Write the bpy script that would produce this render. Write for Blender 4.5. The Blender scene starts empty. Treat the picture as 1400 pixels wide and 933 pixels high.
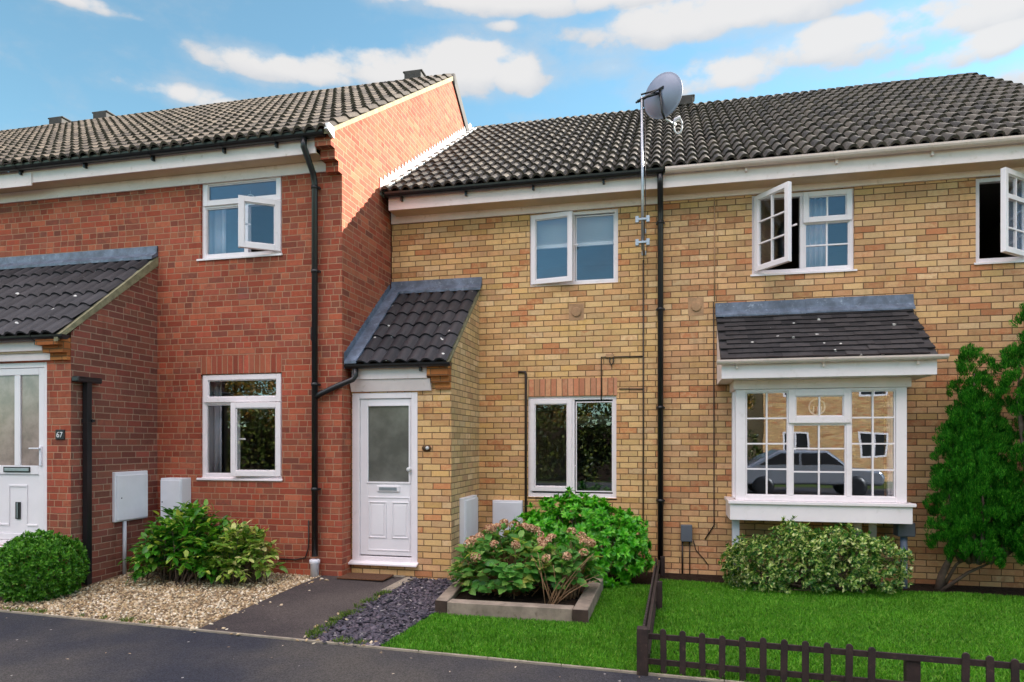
import bpy, math, random
import numpy as np
from mathutils import Matrix, Vector
random.seed(7); rng = np.random.default_rng(7)
S = bpy.context.scene; C = S.collection
R = math.radians
ORG = {}

# ---------------------------------------------------------------- object helpers
def tag(o, label=None, cat=None, group=None, kind=None):
    if label: o['label'] = label
    if cat: o['category'] = cat
    if group: o['group'] = group
    if kind: o['kind'] = kind
    return o

def thing(name, label, cat, loc, group=None):
    o = bpy.data.objects.new(name, None); C.objects.link(o)
    o.location = loc; o.empty_display_size = .2
    ORG[o.name] = np.array(loc, float)
    return tag(o, label, cat, group)

def link_mesh(name, me, mat, parent, org):
    o = bpy.data.objects.new(name, me); C.objects.link(o)
    if mat: me.materials.append(mat)
    if parent is not None:
        o.parent = parent; ORG[o.name] = ORG[parent.name]
    else:
        o.location = org; ORG[o.name] = np.array(org, float)
    return o

def mesh_np(name, V, F, mat, parent=None, org=(0, 0, 0), smooth=False, uv=False):
    """V (n,3) world coordinates, F a list of (m,k) index arrays"""
    V = np.asarray(V, float)
    o0 = ORG[parent.name] if parent is not None else np.array(org, float)
    me = bpy.data.meshes.new(name)
    me.vertices.add(len(V)); me.vertices.foreach_set('co', (V - o0).astype(np.float32).ravel())
    F = [np.asarray(f, np.int32) for f in F if len(f)]
    loops = np.concatenate([f.ravel() for f in F])
    tot = np.concatenate([np.full(len(f), f.shape[1], np.int32) for f in F])
    st = np.concatenate([[0], np.cumsum(tot)[:-1]]).astype(np.int32)
    me.loops.add(len(loops)); me.loops.foreach_set('vertex_index', loops)
    me.polygons.add(len(tot)); me.polygons.foreach_set('loop_start', st); me.polygons.foreach_set('loop_total', tot)
    me.update(calc_edges=True)
    if smooth: me.polygons.foreach_set('use_smooth', np.ones(len(tot), bool))
    me.validate()
    return link_mesh(name, me, mat, parent, org)

class MB:
    """collects boxes, bars, tubes and prisms, in world coordinates, for ONE mesh object"""
    def __init__(s): s.v = []; s.f = []; s.sm = []; s.M = None
    def add(s, vs, fs, smooth=False):
        b = len(s.v)
        for p in vs:
            p = Vector(p)
            s.v.append(tuple(s.M @ p) if s.M is not None else tuple(p))
        for f in fs: s.f.append(tuple(b + i for i in f)); s.sm.append(smooth)
        return s
    def box(s, x0, x1, y0, y1, z0, z1):
        return s.add([(x0,y0,z0),(x1,y0,z0),(x1,y1,z0),(x0,y1,z0),(x0,y0,z1),(x1,y0,z1),(x1,y1,z1),(x0,y1,z1)],
              [(0,3,2,1),(4,5,6,7),(0,1,5,4),(1,2,6,5),(2,3,7,6),(3,0,4,7)])
    def frame(s, x0, x1, z0, z1, y0, y1, w):
        s.box(x0,x0+w,y0,y1,z0,z1); s.box(x1-w,x1,y0,y1,z0,z1)
        s.box(x0+w,x1-w,y0,y1,z0,z0+w); s.box(x0+w,x1-w,y0,y1,z1-w,z1); return s
    def prism_x(s, poly, x0, x1):                     # poly of (y,z)
        n = len(poly)
        vs = [(x0,y,z) for y,z in poly] + [(x1,y,z) for y,z in poly]
        fs = [(i,(i+1)%n,n+(i+1)%n,n+i) for i in range(n)] + [tuple(range(n-1,-1,-1)), tuple(range(n,2*n))]
        return s.add(vs, fs)
    def prism_y(s, poly, y0, y1):                     # poly of (x,z)
        n = len(poly)
        vs = [(x,y0,z) for x,z in poly] + [(x,y1,z) for x,z in poly]
        fs = [(i,(i+1)%n,n+(i+1)%n,n+i) for i in range(n)] + [tuple(range(n-1,-1,-1)), tuple(range(n,2*n))]
        return s.add(vs, fs)
    def prism_z(s, poly, z0, z1):
        n = len(poly)
        vs = [(x,y,z0) for x,y in poly] + [(x,y,z1) for x,y in poly]
        fs = [(i,(i+1)%n,n+(i+1)%n,n+i) for i in range(n)] + [tuple(range(n-1,-1,-1)), tuple(range(n,2*n))]
        return s.add(vs, fs)
    def tube(s, pts, r, n=10, square=False):
        pts = [Vector(p) for p in pts]; k = len(pts)
        rs = r if isinstance(r, (list, tuple)) else [r]*k
        vs = []; up = None
        for i, p in enumerate(pts):
            d = ((pts[i]-pts[i-1]).normalized() if i else Vector()) + ((pts[i+1]-pts[i]).normalized() if i < k-1 else Vector())
            if d.length < 1e-6: d = pts[min(i+1,k-1)]-pts[max(i-1,0)]
            d.normalize()
            if up is None: up = Vector((0,0,1)) if abs(d.z) < .9 else Vector((0,1,0))
            a = d.cross(up)
            if a.length < 1e-4: a = d.cross(Vector((1,0,0)))
            a.normalize(); b = d.cross(a).normalized()
            up = a.cross(d)
            for j in range(n):
                t = 2*math.pi*(j+.5)/n
                q = 1.3 if square else 1
                vs.append(p + (a*math.cos(t)+b*math.sin(t))*rs[i]*q)
        fs = [(i*n+j, i*n+(j+1)%n, (i+1)*n+(j+1)%n, (i+1)*n+j) for i in range(k-1) for j in range(n)]
        fs += [tuple(range(n-1,-1,-1)), tuple(range((k-1)*n, k*n))]
        return s.add(vs, fs, not square)
    def lathe(s, prof, org, axis=(0,0,1), n=24):      # prof of (r,h)
        ax = Vector(axis).normalized(); a = ax.orthogonal().normalized(); b = ax.cross(a); o = Vector(org)
        vs = [o + ax*h + (a*math.cos(2*math.pi*j/n)+b*math.sin(2*math.pi*j/n))*r for r,h in prof for j in range(n)]
        k = len(prof)
        fs = [(i*n+j, i*n+(j+1)%n, (i+1)*n+(j+1)%n, (i+1)*n+j) for i in range(k-1) for j in range(n)]
        fs += [tuple(range(n-1,-1,-1)), tuple(range((k-1)*n, k*n))]
        return s.add(vs, fs, True)
    def build(s, name, mat, parent=None, org=(0,0,0), bevel=0, swap=None, seg=1):
        o0 = ORG[parent.name] if parent is not None else np.array(org, float)
        me = bpy.data.meshes.new(name)
        V = np.array(s.v, float)
        me.from_pydata([tuple(p) for p in V - o0], [], s.f)
        me.polygons.foreach_set('use_smooth', np.array(s.sm, bool))
        uv = me.uv_layers.new(name='UVMap')
        for p in me.polygons:
            n = p.normal
            k = max(range(3), key=lambda i: abs(n[i]) + (0, .02, .01)[i])
            for li in p.loop_indices:
                c = V[me.loops[li].vertex_index]
                if k == 2: q = (c[0], c[1])
                elif k == 1: q = (c[0], c[2])
                else: q = (c[1] + .1, c[2])
                if swap is not None: q = (q[1]-swap[0], q[0]-swap[1])
                uv.data[li].uv = q
        me.validate()
        o = link_mesh(name, me, mat, parent, org)
        if bevel:
            m = o.modifiers.new('edge', 'BEVEL'); m.width = bevel; m.segments = seg; m.limit_method = 'ANGLE'; m.angle_limit = R(40)
        return o

# ---------------------------------------------------------------- materials
def lin(r, g, b):
    f = lambda c: (c/255/12.92 if c/255 <= .04045 else ((c/255+.055)/1.055)**2.4)
    return (f(r), f(g), f(b), 1)

class NT:
    def __init__(s, name):
        s.mat = bpy.data.materials.new(name); s.mat.use_nodes = True
        s.t = s.mat.node_tree; s.b = s.t.nodes['Principled BSDF']; s.out = s.t.nodes['Material Output']
    def n(s, ty, **k):
        nd = s.t.nodes.new(ty)
        for a, b in k.items(): setattr(nd, a, b)
        return nd
    def l(s, a, b): s.t.links.new(a, b)
    def put(s, sock, v):
        if isinstance(v, bpy.types.NodeSocket): s.l(v, sock)
        else: sock.default_value = v
    def m(s, op, a, b=None, c=None, clamp=False):
        nd = s.n('ShaderNodeMath', operation=op); nd.use_clamp = clamp
        s.put(nd.inputs[0], a)
        if b is not None: s.put(nd.inputs[1], b)
        if c is not None: s.put(nd.inputs[2], c)
        return nd.outputs[0]
    def step(s, v, a, b):
        nd = s.n('ShaderNodeMapRange', interpolation_type='SMOOTHSTEP')
        s.put(nd.inputs[0], v); nd.inputs[1].default_value = a; nd.inputs[2].default_value = b
        return nd.outputs[0]
    def ramp(s, v, stops, interp='LINEAR'):
        nd = s.n('ShaderNodeValToRGB'); cr = nd.color_ramp; cr.interpolation = interp
        while len(cr.elements) < len(stops): cr.elements.new(.5)
        for e, (p, c) in zip(cr.elements, stops): e.position = p; e.color = c
        s.put(nd.inputs[0], v); return nd.outputs[0]
    def mix(s, f, a, b, blend='MIX'):
        nd = s.n('ShaderNodeMix', data_type='RGBA', blend_type=blend)
        s.put(nd.inputs[0], f); s.put(nd.inputs[6], a); s.put(nd.inputs[7], b); return nd.outputs[2]
    def noise(s, scale, detail=4, rough=.55, vec=None, dist=0):
        nd = s.n('ShaderNodeTexNoise'); nd.inputs['Scale'].default_value = scale; nd.inputs['Detail'].default_value = detail
        nd.inputs['Roughness'].default_value = rough; nd.inputs['Distortion'].default_value = dist
        s.l(vec if vec is not None else s.pos(), nd.inputs['Vector']); return nd.outputs['Fac']
    def pos(s):
        if not hasattr(s, '_p'): s._p = s.n('ShaderNodeNewGeometry')
        return s._p.outputs['Position']
    def island(s):
        s.pos(); return s._p.outputs['Random Per Island']
    def bump(s, h, strength, dist):
        nd = s.n('ShaderNodeBump'); nd.inputs['Strength'].default_value = strength; nd.inputs['Distance'].default_value = dist
        s.l(h, nd.inputs['Height']); s.l(nd.outputs[0], s.b.inputs['Normal'])
    def grey(s, v): # float to colour
        nd = s.n('ShaderNodeCombineColor')
        for i in range(3): s.l(v, nd.inputs[i])
        return nd.outputs[0]
    def base(s, c, rough=.6, spec=None, metal=None):
        s.put(s.b.inputs['Base Color'], c); s.put(s.b.inputs['Roughness'], rough)
        if spec is not None: s.b.inputs['Specular IOR Level'].default_value = spec
        if metal is not None: s.b.inputs['Metallic'].default_value = metal

def plain(name, col, rough=.5, var=.12, scale=6, dirt=None, bump=0, metal=0, spec=.5, streak=False):
    t = NT(name)
    n1 = t.noise(scale, 5, .6)
    c = t.mix(t.step(n1, .3, .75), tuple(x*(1-var) for x in col[:3])+(1,), tuple(min(1, x*(1+var)) for x in col[:3])+(1,))
    if dirt:
        n2 = t.noise(scale*2.7, 6, .7)
        c = t.mix(t.step(n2, .55, .8), c, dirt)
    t.base(c, rough, spec, metal)
    if bump: t.bump(t.noise(scale*12, 4, .6), .5, bump)
    return t.mat

def brick(name, palette, mortar, split=0., stack=False, mortar_w=.0055, stain=None, seed=0., stain_amt=.5):
    t = NT(name)
    uv = t.n('ShaderNodeUVMap'); sp = t.n('ShaderNodeSeparateXYZ'); t.l(uv.outputs[0], sp.inputs[0])
    wob = t.noise(9, 2); wob = t.m('MULTIPLY', t.m('SUBTRACT', wob, .5), .007)
    u = t.m('ADD', sp.outputs[0], t.m('ADD', wob, 50.+seed)); v = t.m('ADD', sp.outputs[1], t.m('ADD', wob, 10.))
    vv = t.m('DIVIDE', v, .075); row = t.m('FLOOR', vv); fv = t.m('FRACT', vv)
    wn = t.n('ShaderNodeTexWhiteNoise', noise_dimensions='1D'); t.l(row, wn.inputs['W'])
    if stack: uu = t.m('DIVIDE', t.m('SUBTRACT', sp.outputs[0], 0), .25)
    else:
        off = t.m('MULTIPLY', t.m('FLOORED_MODULO', row, 2.), .5)
        off = t.m('ADD', off, t.m('MULTIPLY', t.m('SUBTRACT', wn.outputs['Value'], .5), .12 if not split else .5))
        uu = t.m('ADD', t.m('DIVIDE', u, .225), off)
    col = t.m('FLOOR', uu); fu = t.m('FRACT', uu)
    def hsh(a, b, w=0.):
        cb = t.n('ShaderNodeCombineXYZ'); t.put(cb.inputs[0], a); t.put(cb.inputs[1], b); cb.inputs[2].default_value = w
        h = t.n('ShaderNodeTexWhiteNoise', noise_dimensions='3D'); t.l(cb.outputs[0], h.inputs['Vector']); return h
    du = t.m('MULTIPLY', t.m('MINIMUM', fu, t.m('SUBTRACT', 1., fu)), .225)
    if split:
        sel = t.m('LESS_THAN', hsh(col, row, 3.).outputs['Value'], split)
        f2 = t.m('FRACT', t.m('MULTIPLY', fu, 2.))
        d2 = t.m('MULTIPLY', t.m('MINIMUM', f2, t.m('SUBTRACT', 1., f2)), .1125)
        du = t.m('ADD', t.m('MULTIPLY', du, t.m('SUBTRACT', 1., sel)), t.m('MULTIPLY', t.m('MINIMUM', du, d2), sel))
        col = t.m('ADD', col, t.m('MULTIPLY', t.m('MULTIPLY', t.m('FLOOR', t.m('MULTIPLY', fu, 2.)), .5), sel))
    dv = t.m('MULTIPLY', t.m('MINIMUM', fv, t.m('SUBTRACT', 1., fv)), .075)
    dd = t.m('MINIMUM', du, dv)
    rag = t.noise(120, 3, .6)
    dd = t.m('ADD', dd, t.m('MULTIPLY', t.m('SUBTRACT', rag, .5), .005))
    mask = t.step(dd, mortar_w-.0022, mortar_w+.0018)
    h = hsh(col, row)
    k = len(palette)
    c = t.ramp(h.outputs['Value'], [(i/k, p) for i, p in enumerate(palette)], 'CONSTANT')
    h2 = hsh(col, row, 9.)
    c = t.mix(.22, c, tuple(sum(p[q] for p in palette)/k for q in range(3))+(1,))
    c_alt = t.ramp(hsh(col, row, 5.).outputs['Value'], [(i/k, p) for i, p in enumerate(palette)], 'LINEAR')
    c = t.mix(t.m('MULTIPLY', t.step(t.noise(17, 6, .7), .40, .66), .6), c, c_alt)
    c = t.mix(1., c, t.grey(t.m('ADD', .82, t.m('MULTIPLY', h2.outputs['Value'], .32))), 'MULTIPLY')
    # blotches within a brick: kiss marks and sanded faces
    bl = t.noise(14, 5, .65); c = t.mix(t.m('MULTIPLY', t.step(bl, .50, .74), .3), c, tuple(x*.55 for x in palette[0][:3])+(1,))
    fine = t.noise(95, 4, .7); c = t.mix(1., c, t.grey(t.m('ADD', .80, t.m('MULTIPLY', fine, .56))), 'MULTIPLY')
    mo = t.mix(t.noise(30, 4), tuple(x*.7 for x in mortar[:3])+(1,), mortar)
    c = t.mix(mask, mo, c)
    big = t.noise(.9, 4, .6); c = t.mix(1., c, t.grey(t.m('ADD', .84, t.m('MULTIPLY', big, .46))), 'MULTIPLY')
    if stain:
        sn = t.noise(1.7, 5, .7); c = t.mix(t.m('MULTIPLY', t.step(sn, .56, .75), stain_amt), c, stain)
    mpz = t.n('ShaderNodeMapping'); mpz.inputs['Scale'].default_value = (3.2, 3.2, .35); t.l(t.pos(), mpz.inputs[0])
    c = t.mix(t.m('MULTIPLY', t.step(t.noise(1.6, 6, .65, mpz.outputs[0]), .54, .78), .38), c, tuple(x*.42 for x in palette[1][:3])+(1,))
    t.base(c, t.m('ADD', .78, t.m('MULTIPLY', fine, .2)), .25)
    hh = t.m('ADD', t.m('MULTIPLY', mask, 1.), t.m('MULTIPLY', fine, .35))
    t.bump(hh, .75, .006)
    return t.mat

def tile_mat(name, c1, c2, lichen_glint=None, rough=.75, lich_amt=.5, dust=None):
    t = NT(name)
    c = t.mix(t.island(), c1, c2)
    n1 = t.noise(5, 5, .65); c = t.mix(1., c, t.grey(t.m('ADD', .6, t.m('MULTIPLY', n1, .8))), 'MULTIPLY')
    if lichen_glint:
        c = t.mix(t.m('MULTIPLY', t.step(t.noise(34, 5, .75), .56, .68), lich_amt), c, lichen_glint)
    if dust:
        sp = t.n('ShaderNodeTexVoronoi'); sp.inputs['Scale'].default_value = 5.; t.l(t.pos(), sp.inputs['Vector'])
        spots = t.m('MULTIPLY', t.m('LESS_THAN', sp.outputs['Distance'], t.m('MULTIPLY', t.noise(40, 2), .17)), 1.)
        c = t.mix(spots, c, dust)
    t.base(c, rough, .35)
    t.bump(t.noise(140, 4, .7), .4, .003)
    return t.mat

def leaf_mat(name, stops, trans=.35, rough=.4, spec=.45, vary=None, edge=None):
    t = NT(name)
    c = t.ramp(t.island(), stops)
    n1 = t.noise(3.2, 3); c = t.mix(1., c, t.grey(t.m('ADD', .7, t.m('MULTIPLY', n1, .6))), 'MULTIPLY')
    t.base(c, rough, spec)
    tr = t.n('ShaderNodeBsdfTranslucent'); bright = t.mix(1., c, (1.5, 1.5, .8, 1), 'MULTIPLY'); t.l(bright, tr.inputs[0])
    mx = t.n('ShaderNodeMixShader'); mx.inputs[0].default_value = trans
    t.l(t.b.outputs[0], mx.inputs[1]); t.l(tr.outputs[0], mx.inputs[2]); t.l(mx.outputs[0], t.out.inputs[0])
    return t.mat

def glass_mat(name, ior=1.75, tint=(1, 1, 1, 1), rough=0.0, wav=.0):
    t = NT(name); t.t.nodes.remove(t.b)
    g = t.n('ShaderNodeBsdfGlossy'); g.inputs['Roughness'].default_value = rough; g.inputs['Color'].default_value = (.74, .84, 1, 1)
    tr = t.n('ShaderNodeBsdfTransparent'); tr.inputs[0].default_value = tint
    fr = t.n('ShaderNodeFresnel'); t.pos(); t.l(t.m('ADD', ior, t.m('MULTIPLY', t._p.outputs['Backfacing'], 1/ior-ior)), fr.inputs[0])
    if wav:
        bp = t.n('ShaderNodeBump'); bp.inputs['Strength'].default_value = .25; bp.inputs['Distance'].default_value = wav
        t.l(t.noise(1.6, 1), bp.inputs['Height']); t.l(bp.outputs[0], g.inputs['Normal'])
    mx = t.n('ShaderNodeMixShader'); t.l(fr.outputs[0], mx.inputs[0]); t.l(tr.outputs[0], mx.inputs[1]); t.l(g.outputs[0], mx.inputs[2])
    t.l(mx.outputs[0], t.out.inputs[0]); return t.mat

RED = [lin(*c) for c in [(156,79,58),(144,67,50),(168,91,64),(128,69,56),(160,79,62),(172,99,72),(136,79,62),(154,71,50),(112,67,56),(166,77,54),(144,83,64),(156,91,66),(134,63,48)]]
YEL = [lin(*c) for c in [(205,165,109),(201,157,109),(211,177,127),(191,141,95),(201,151,105),(207,169,117),(179,119,79),(203,163,119),(199,159,97),(213,181,139),(195,147,111),(181,109,71),(205,167,113),(203,161,109),(209,173,123),(207,171,115),(201,163,117)]]
YEL2 = [lin(*c) for c in [(201,161,113),(197,153,113),(207,173,129),(185,135,93),(195,145,105),(201,165,115),(175,115,79),(199,159,117),(193,155,101),(209,177,137),(191,141,105),(179,107,71),(197,151,113),(201,161,117),(203,167,121),(199,159,109)]]
M = {}
M['red'] = brick('red_brick', RED, lin(182,138,110), split=.55, mortar_w=.0052, stain=lin(128,98,78), stain_amt=.4)
M['redgable'] = brick('red_gable_brick', RED, lin(178,134,106), split=.1, seed=3.3)
M['redporch'] = brick('red_porch_brick', [lin(*c) for c in [(132,76,62),(118,68,60),(146,86,70),(110,70,60),(140,72,62),(124,82,68),(104,62,56)]], lin(168,138,118), split=.12, seed=7.7, stain=lin(110,92,76), stain_amt=.5)
M['yel'] = brick('yellow_brick', YEL, lin(124,96,68), stain=lin(160,122,72), stain_amt=.45, mortar_w=.0052)
M['yel2'] = brick('buff_brick', YEL2, lin(120,92,68), stain=lin(146,108,70), stain_amt=.45, seed=11.4, mortar_w=.0052)
M['yelporch'] = brick('pale_porch_brick', [lin(*c) for c in [(200,170,128),(192,158,118),(210,184,146),(184,150,112),(194,164,116),(186,146,112),(178,154,112)]], lin(128,108,82), stain=lin(166,146,104), stain_amt=.5, seed=5.1)
M['soldier'] = brick('upright_brick', [lin(*c) for c in [(200,150,112),(186,120,92),(206,170,120),(196,136,108),(204,160,122),(182,112,84)]], lin(146,116,86), stack=True)
M['corbel'] = brick('stained_corbel_brick', [lin(*c) for c in [(168,104,58),(150,86,48),(180,118,66)]], lin(120,88,60), seed=2.)
M['upvc'] = plain('white_upvc', (.88, .81, .83, 1), .3, .03, 3, dirt=(.72,.66,.64,1))
M['doorw'] = plain('white_door_plastic', (.85, .81, .83, 1), .35, .03, 3)
M['board'] = plain('white_painted_board', (.88, .76, .74, 1), .55, .05, 4, dirt=lin(205,186,172), bump=.001)
M['cream'] = plain('cream_soffit_board', lin(214,186,152), .6, .08, 4)
M['gutw'] = plain('weathered_white_gutter', lin(236,216,208), .4, .06, 3, dirt=lin(196,178,160))
M['black'] = plain('black_plastic', (.012, .012, .014, 1), .35, .2, 5)
M['lead'] = plain('grey_lead', lin(98,110,128), .45, .4, 7, dirt=lin(168,180,194), bump=.008)
M['leadw'] = plain('pale_lead', lin(206,208,206), .6, .1, 5, bump=.003)
M['mortar'] = plain('lichen_mortar', lin(138,132,104), .95, .3, 12, dirt=lin(88,84,62), bump=.008)
M['verge'] = plain('cream_verge_mortar', lin(150,138,108), .9, .25, 10, dirt=lin(100,94,70), bump=.006)
M['roof_l'] = tile_mat('weathered_roof_tile', lin(60,54,47), lin(92,83,72), lin(132,122,106), lich_amt=.5)
M['roof_r'] = tile_mat('dark_roof_tile', lin(40,37,33), lin(82,75,65), lin(152,144,128), lich_amt=.6)  # lichen made paler, painting extra brightness into the sunlit tile spots
M['roof_p'] = tile_mat('charcoal_porch_tile', lin(38,38,42), lin(58,57,61), lin(80,78,78), rough=.55, lich_amt=.3, dust=lin(205,205,200))
M['roof_b'] = tile_mat('charcoal_flat_tile', lin(38,37,40), lin(64,61,62), lin(80,78,76), rough=.6, lich_amt=.35, dust=lin(205,205,200))
M['ridge'] = plain('dark_ridge_tile', lin(62,60,58), .8, .3, 8, bump=.004)
M['glass'] = glass_mat('window_glass', 1.85, wav=.004)
M['glassbay'] = glass_mat('bay_window_glass', 2.05, wav=.0045)
M['frost'] = plain('frosted_glass', lin(104,104,98), .12, .25, 4, spec=.7)
M['frostb'] = plain('obscure_glass', lin(150,134,128), .15, .3, 5, spec=.7)
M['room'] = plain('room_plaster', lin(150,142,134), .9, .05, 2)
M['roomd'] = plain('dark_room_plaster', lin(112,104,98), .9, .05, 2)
M['curtain'] = plain('white_curtain_cloth', lin(214,216,226), .9, .05, 4)
M['curtaing'] = plain('grey_curtain_cloth', lin(160,152,146), .9, .08, 4)
M['blind'] = plain('white_blind_slat', (.8, .8, .8, 1), .5, .03, 3)
M['steel'] = plain('galvanised_steel', (.42, .44, .48, 1), .4, .1, 14, metal=.9)
M['dish'] = plain('grey_dish_metal', lin(128,136,156), .45, .06, 5, metal=.2)
M['lnb'] = plain('pale_grey_plastic', lin(206,206,206), .4, .05, 5)
M['meter'] = plain('white_meter_plastic', (.80, .80, .86, 1), .4, .04, 4)
M['util'] = plain('grey_utility_plastic', lin(92,98,108), .5, .08, 5)
M['plaque'] = plain('black_slate_plaque', lin(30,28,30), .5, .2, 20)
M['white'] = plain('white_paint', (.8, .8, .8, 1), .5, .02, 4)
M['brass'] = plain('dark_bronze', lin(96,72,50), .4, .2, 20, metal=.6)
M['sleeper'] = plain('weathered_sleeper_wood', lin(142,128,114), .9, .3, 5, dirt=lin(92,80,66), bump=.006)
M['sleeperd'] = plain('sleeper_end_grain', lin(64,50,42), .95, .3, 9, bump=.006)
M['fence'] = plain('dark_brown_stained_wood', lin(44,30,26), .75, .35, 9, dirt=lin(84,64,54), bump=.004)
M['bark'] = plain('brown_bark', lin(108,92,80), .95, .3, 14, dirt=lin(70,58,48), bump=.01)
M['stem'] = plain('dry_stem', lin(150,116,84), .85, .25, 14)
M['pipegrey'] = plain('grey_pipe_plastic', lin(120,134,158), .45, .1, 5)
M['conduit'] = plain('pale_conduit', lin(196,200,208), .45, .05, 5)
M['cable'] = plain('brown_cable', lin(52,40,34), .6, .1, 5)
M['mat'] = plain('brown_coir', lin(92,60,38), 1, .3, 60, bump=.01)
M['concrete'] = plain('pale_concrete', lin(150,140,124), .9, .2, 9, dirt=lin(110,104,92), bump=.004)
M['vent'] = plain('terracotta_vent', lin(176,138,104), .9, .2, 14)

def asphalt(name, c1, c2, specks, warm=None):
    t = NT(name)
    n1 = t.noise(.55, 5, .55); c = t.mix(t.step(n1, .38, .66), c1, c2)
    ag = t.n('ShaderNodeTexVoronoi'); ag.inputs['Scale'].default_value = 130; t.l(t.pos(), ag.inputs['Vector'])
    sc = t.n('ShaderNodeSeparateColor'); t.l(ag.outputs['Color'], sc.inputs[0])
    c = t.mix(1., c, t.grey(t.m('ADD', .55, t.m('MULTIPLY', sc.outputs[0], .9))), 'MULTIPLY')
    sv = t.n('ShaderNodeTexVoronoi'); sv.inputs['Scale'].default_value = 9; t.l(t.pos(), sv.inputs['Vector'])
    s2 = t.n('ShaderNodeSeparateColor'); t.l(sv.outputs['Color'], s2.inputs[0])
    sp = t.m('MULTIPLY', t.m('LESS_THAN', sv.outputs['Distance'], t.m('MULTIPLY', t.noise(60, 2), .16)), t.m('GREATER_THAN', s2.outputs[0], .9))
    c = t.mix(sp, c, specks)
    t.base(c, .88, .3)
    t.bump(t.m('ADD', ag.outputs['Distance'], t.m('MULTIPLY', t.noise(40, 4), .6)), .7, .006)
    return t.mat
M['road'] = asphalt('asphalt', lin(46,48,58), lin(78,74,70), lin(170,166,160))
M['path'] = asphalt('old_tarmac', lin(58,52,54), lin(86,78,74), lin(150,146,138))
def soil_mat(name, c1, c2):
    t = NT(name); n1 = t.noise(22, 6, .7); t.base(t.mix(t.step(n1, .3, .75), c1, c2), 1, .1); t.bump(t.noise(60, 6, .7), 1., .03); return t.mat
M['soil'] = soil_mat('dark_soil', lin(38,30,26), lin(72,58,48))
M['gravelbed'] = soil_mat('gravel_bed', lin(112,94,74), lin(168,148,122))
M['slatebed'] = soil_mat('slate_bed', lin(40,40,46), lin(72,70,78))
M['lawnbase'] = soil_mat('lawn_base', lin(34,66,14), lin(54,96,24))
M['verge_grass'] = soil_mat('rough_grass', lin(60,78,34), lin(86,104,52))
t = NT('gravel_stone'); t.base(t.ramp(t.island(), [(0, lin(140,112,80)), (.2, lin(196,172,134)), (.4, lin(168,140,104)), (.55, lin(222,206,178)), (.7, lin(106,88,70)), (.85, lin(202,178,142)), (1, lin(238,228,208))]), .75, .3); M['stone'] = t.mat
t = NT('slate_chip'); t.base(t.ramp(t.island(), [(0, lin(48,46,54)), (.3, lin(84,80,92)), (.55, lin(64,60,70)), (.75, lin(104,94,104)), (.93, lin(72,68,78)), (1, lin(170,164,164))]), .55, .4); M['slate'] = t.mat
t = NT('grass_blade')
c = t.ramp(t.island(), [(0, lin(62,124,18)), (.5, lin(88,156,30)), (.85, lin(112,172,44)), (1, lin(142,178,72))])
c = t.mix(1., c, t.grey(t.m('ADD', .55, t.m('MULTIPLY', t.noise(2.6, 4, .6), .9))), 'MULTIPLY'); t.base(c, .5, .3)
tr = t.n('ShaderNodeBsdfTranslucent'); t.l(c, tr.inputs[0]); mx = t.n('ShaderNodeMixShader'); mx.inputs[0].default_value = .35
t.l(t.b.outputs[0], mx.inputs[1]); t.l(tr.outputs[0], mx.inputs[2]); t.l(mx.outputs[0], t.out.inputs[0]); M['grass'] = t.mat

M['l_box'] = leaf_mat('box_leaf', [(0, lin(46,96,24)), (.6, lin(84,146,42)), (1, lin(128,180,72))])
M['l_laurel'] = leaf_mat('laurel_leaf', [(0, lin(42,98,24)), (.5, lin(70,138,36)), (.85, lin(120,168,56)), (1, lin(190,196,90))], rough=.3)
M['l_spotted'] = leaf_mat('variegated_leaf', [(0, lin(70,116,40)), (.5, lin(128,160,66)), (.85, lin(184,194,106)), (1, lin(214,204,150))], rough=.32)
M['l_hyd'] = leaf_mat('hydrangea_leaf', [(0, lin(56,112,42)), (.6, lin(92,148,64)), (.9, lin(136,172,84)), (1, lin(180,176,90))], rough=.45)
M['l_bright'] = leaf_mat('bright_rosette_leaf', [(0, lin(52,136,22)), (.5, lin(82,174,34)), (1, lin(134,206,66))], rough=.35)
M['l_euo'] = leaf_mat('euonymus_leaf', [(0, lin(44,92,36)), (.42, lin(78,130,54)), (.6, lin(140,172,82)), (.85, lin(196,208,128)), (1, lin(232,232,180))], rough=.35)
M['l_con'] = leaf_mat('conifer_spray', [(0, lin(20,72,12)), (.5, lin(38,116,20)), (.9, lin(74,156,36)), (1, lin(110,176,56))], trans=.25, rough=.6, spec=.2)
M['l_tree'] = leaf_mat('autumn_leaf', [(0, lin(64,74,30)), (.5, lin(120,104,44)), (1, lin(172,120,50))])
M['l_hedge'] = leaf_mat('dark_hedge_leaf', [(0, lin(30,42,16)), (.6, lin(66,80,28)), (1, lin(120,122,52))], trans=.2)
M['l_weed'] = leaf_mat('weed_leaf', [(0, lin(58,96,30)), (1, lin(120,142,62))])
M['flower'] = leaf_mat('faded_flower', [(0, lin(126,80,62)), (.35, lin(186,138,112)), (.75, lin(216,180,148)), (1, lin(232,212,176))], trans=.25, rough=.7, spec=.1)

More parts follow.
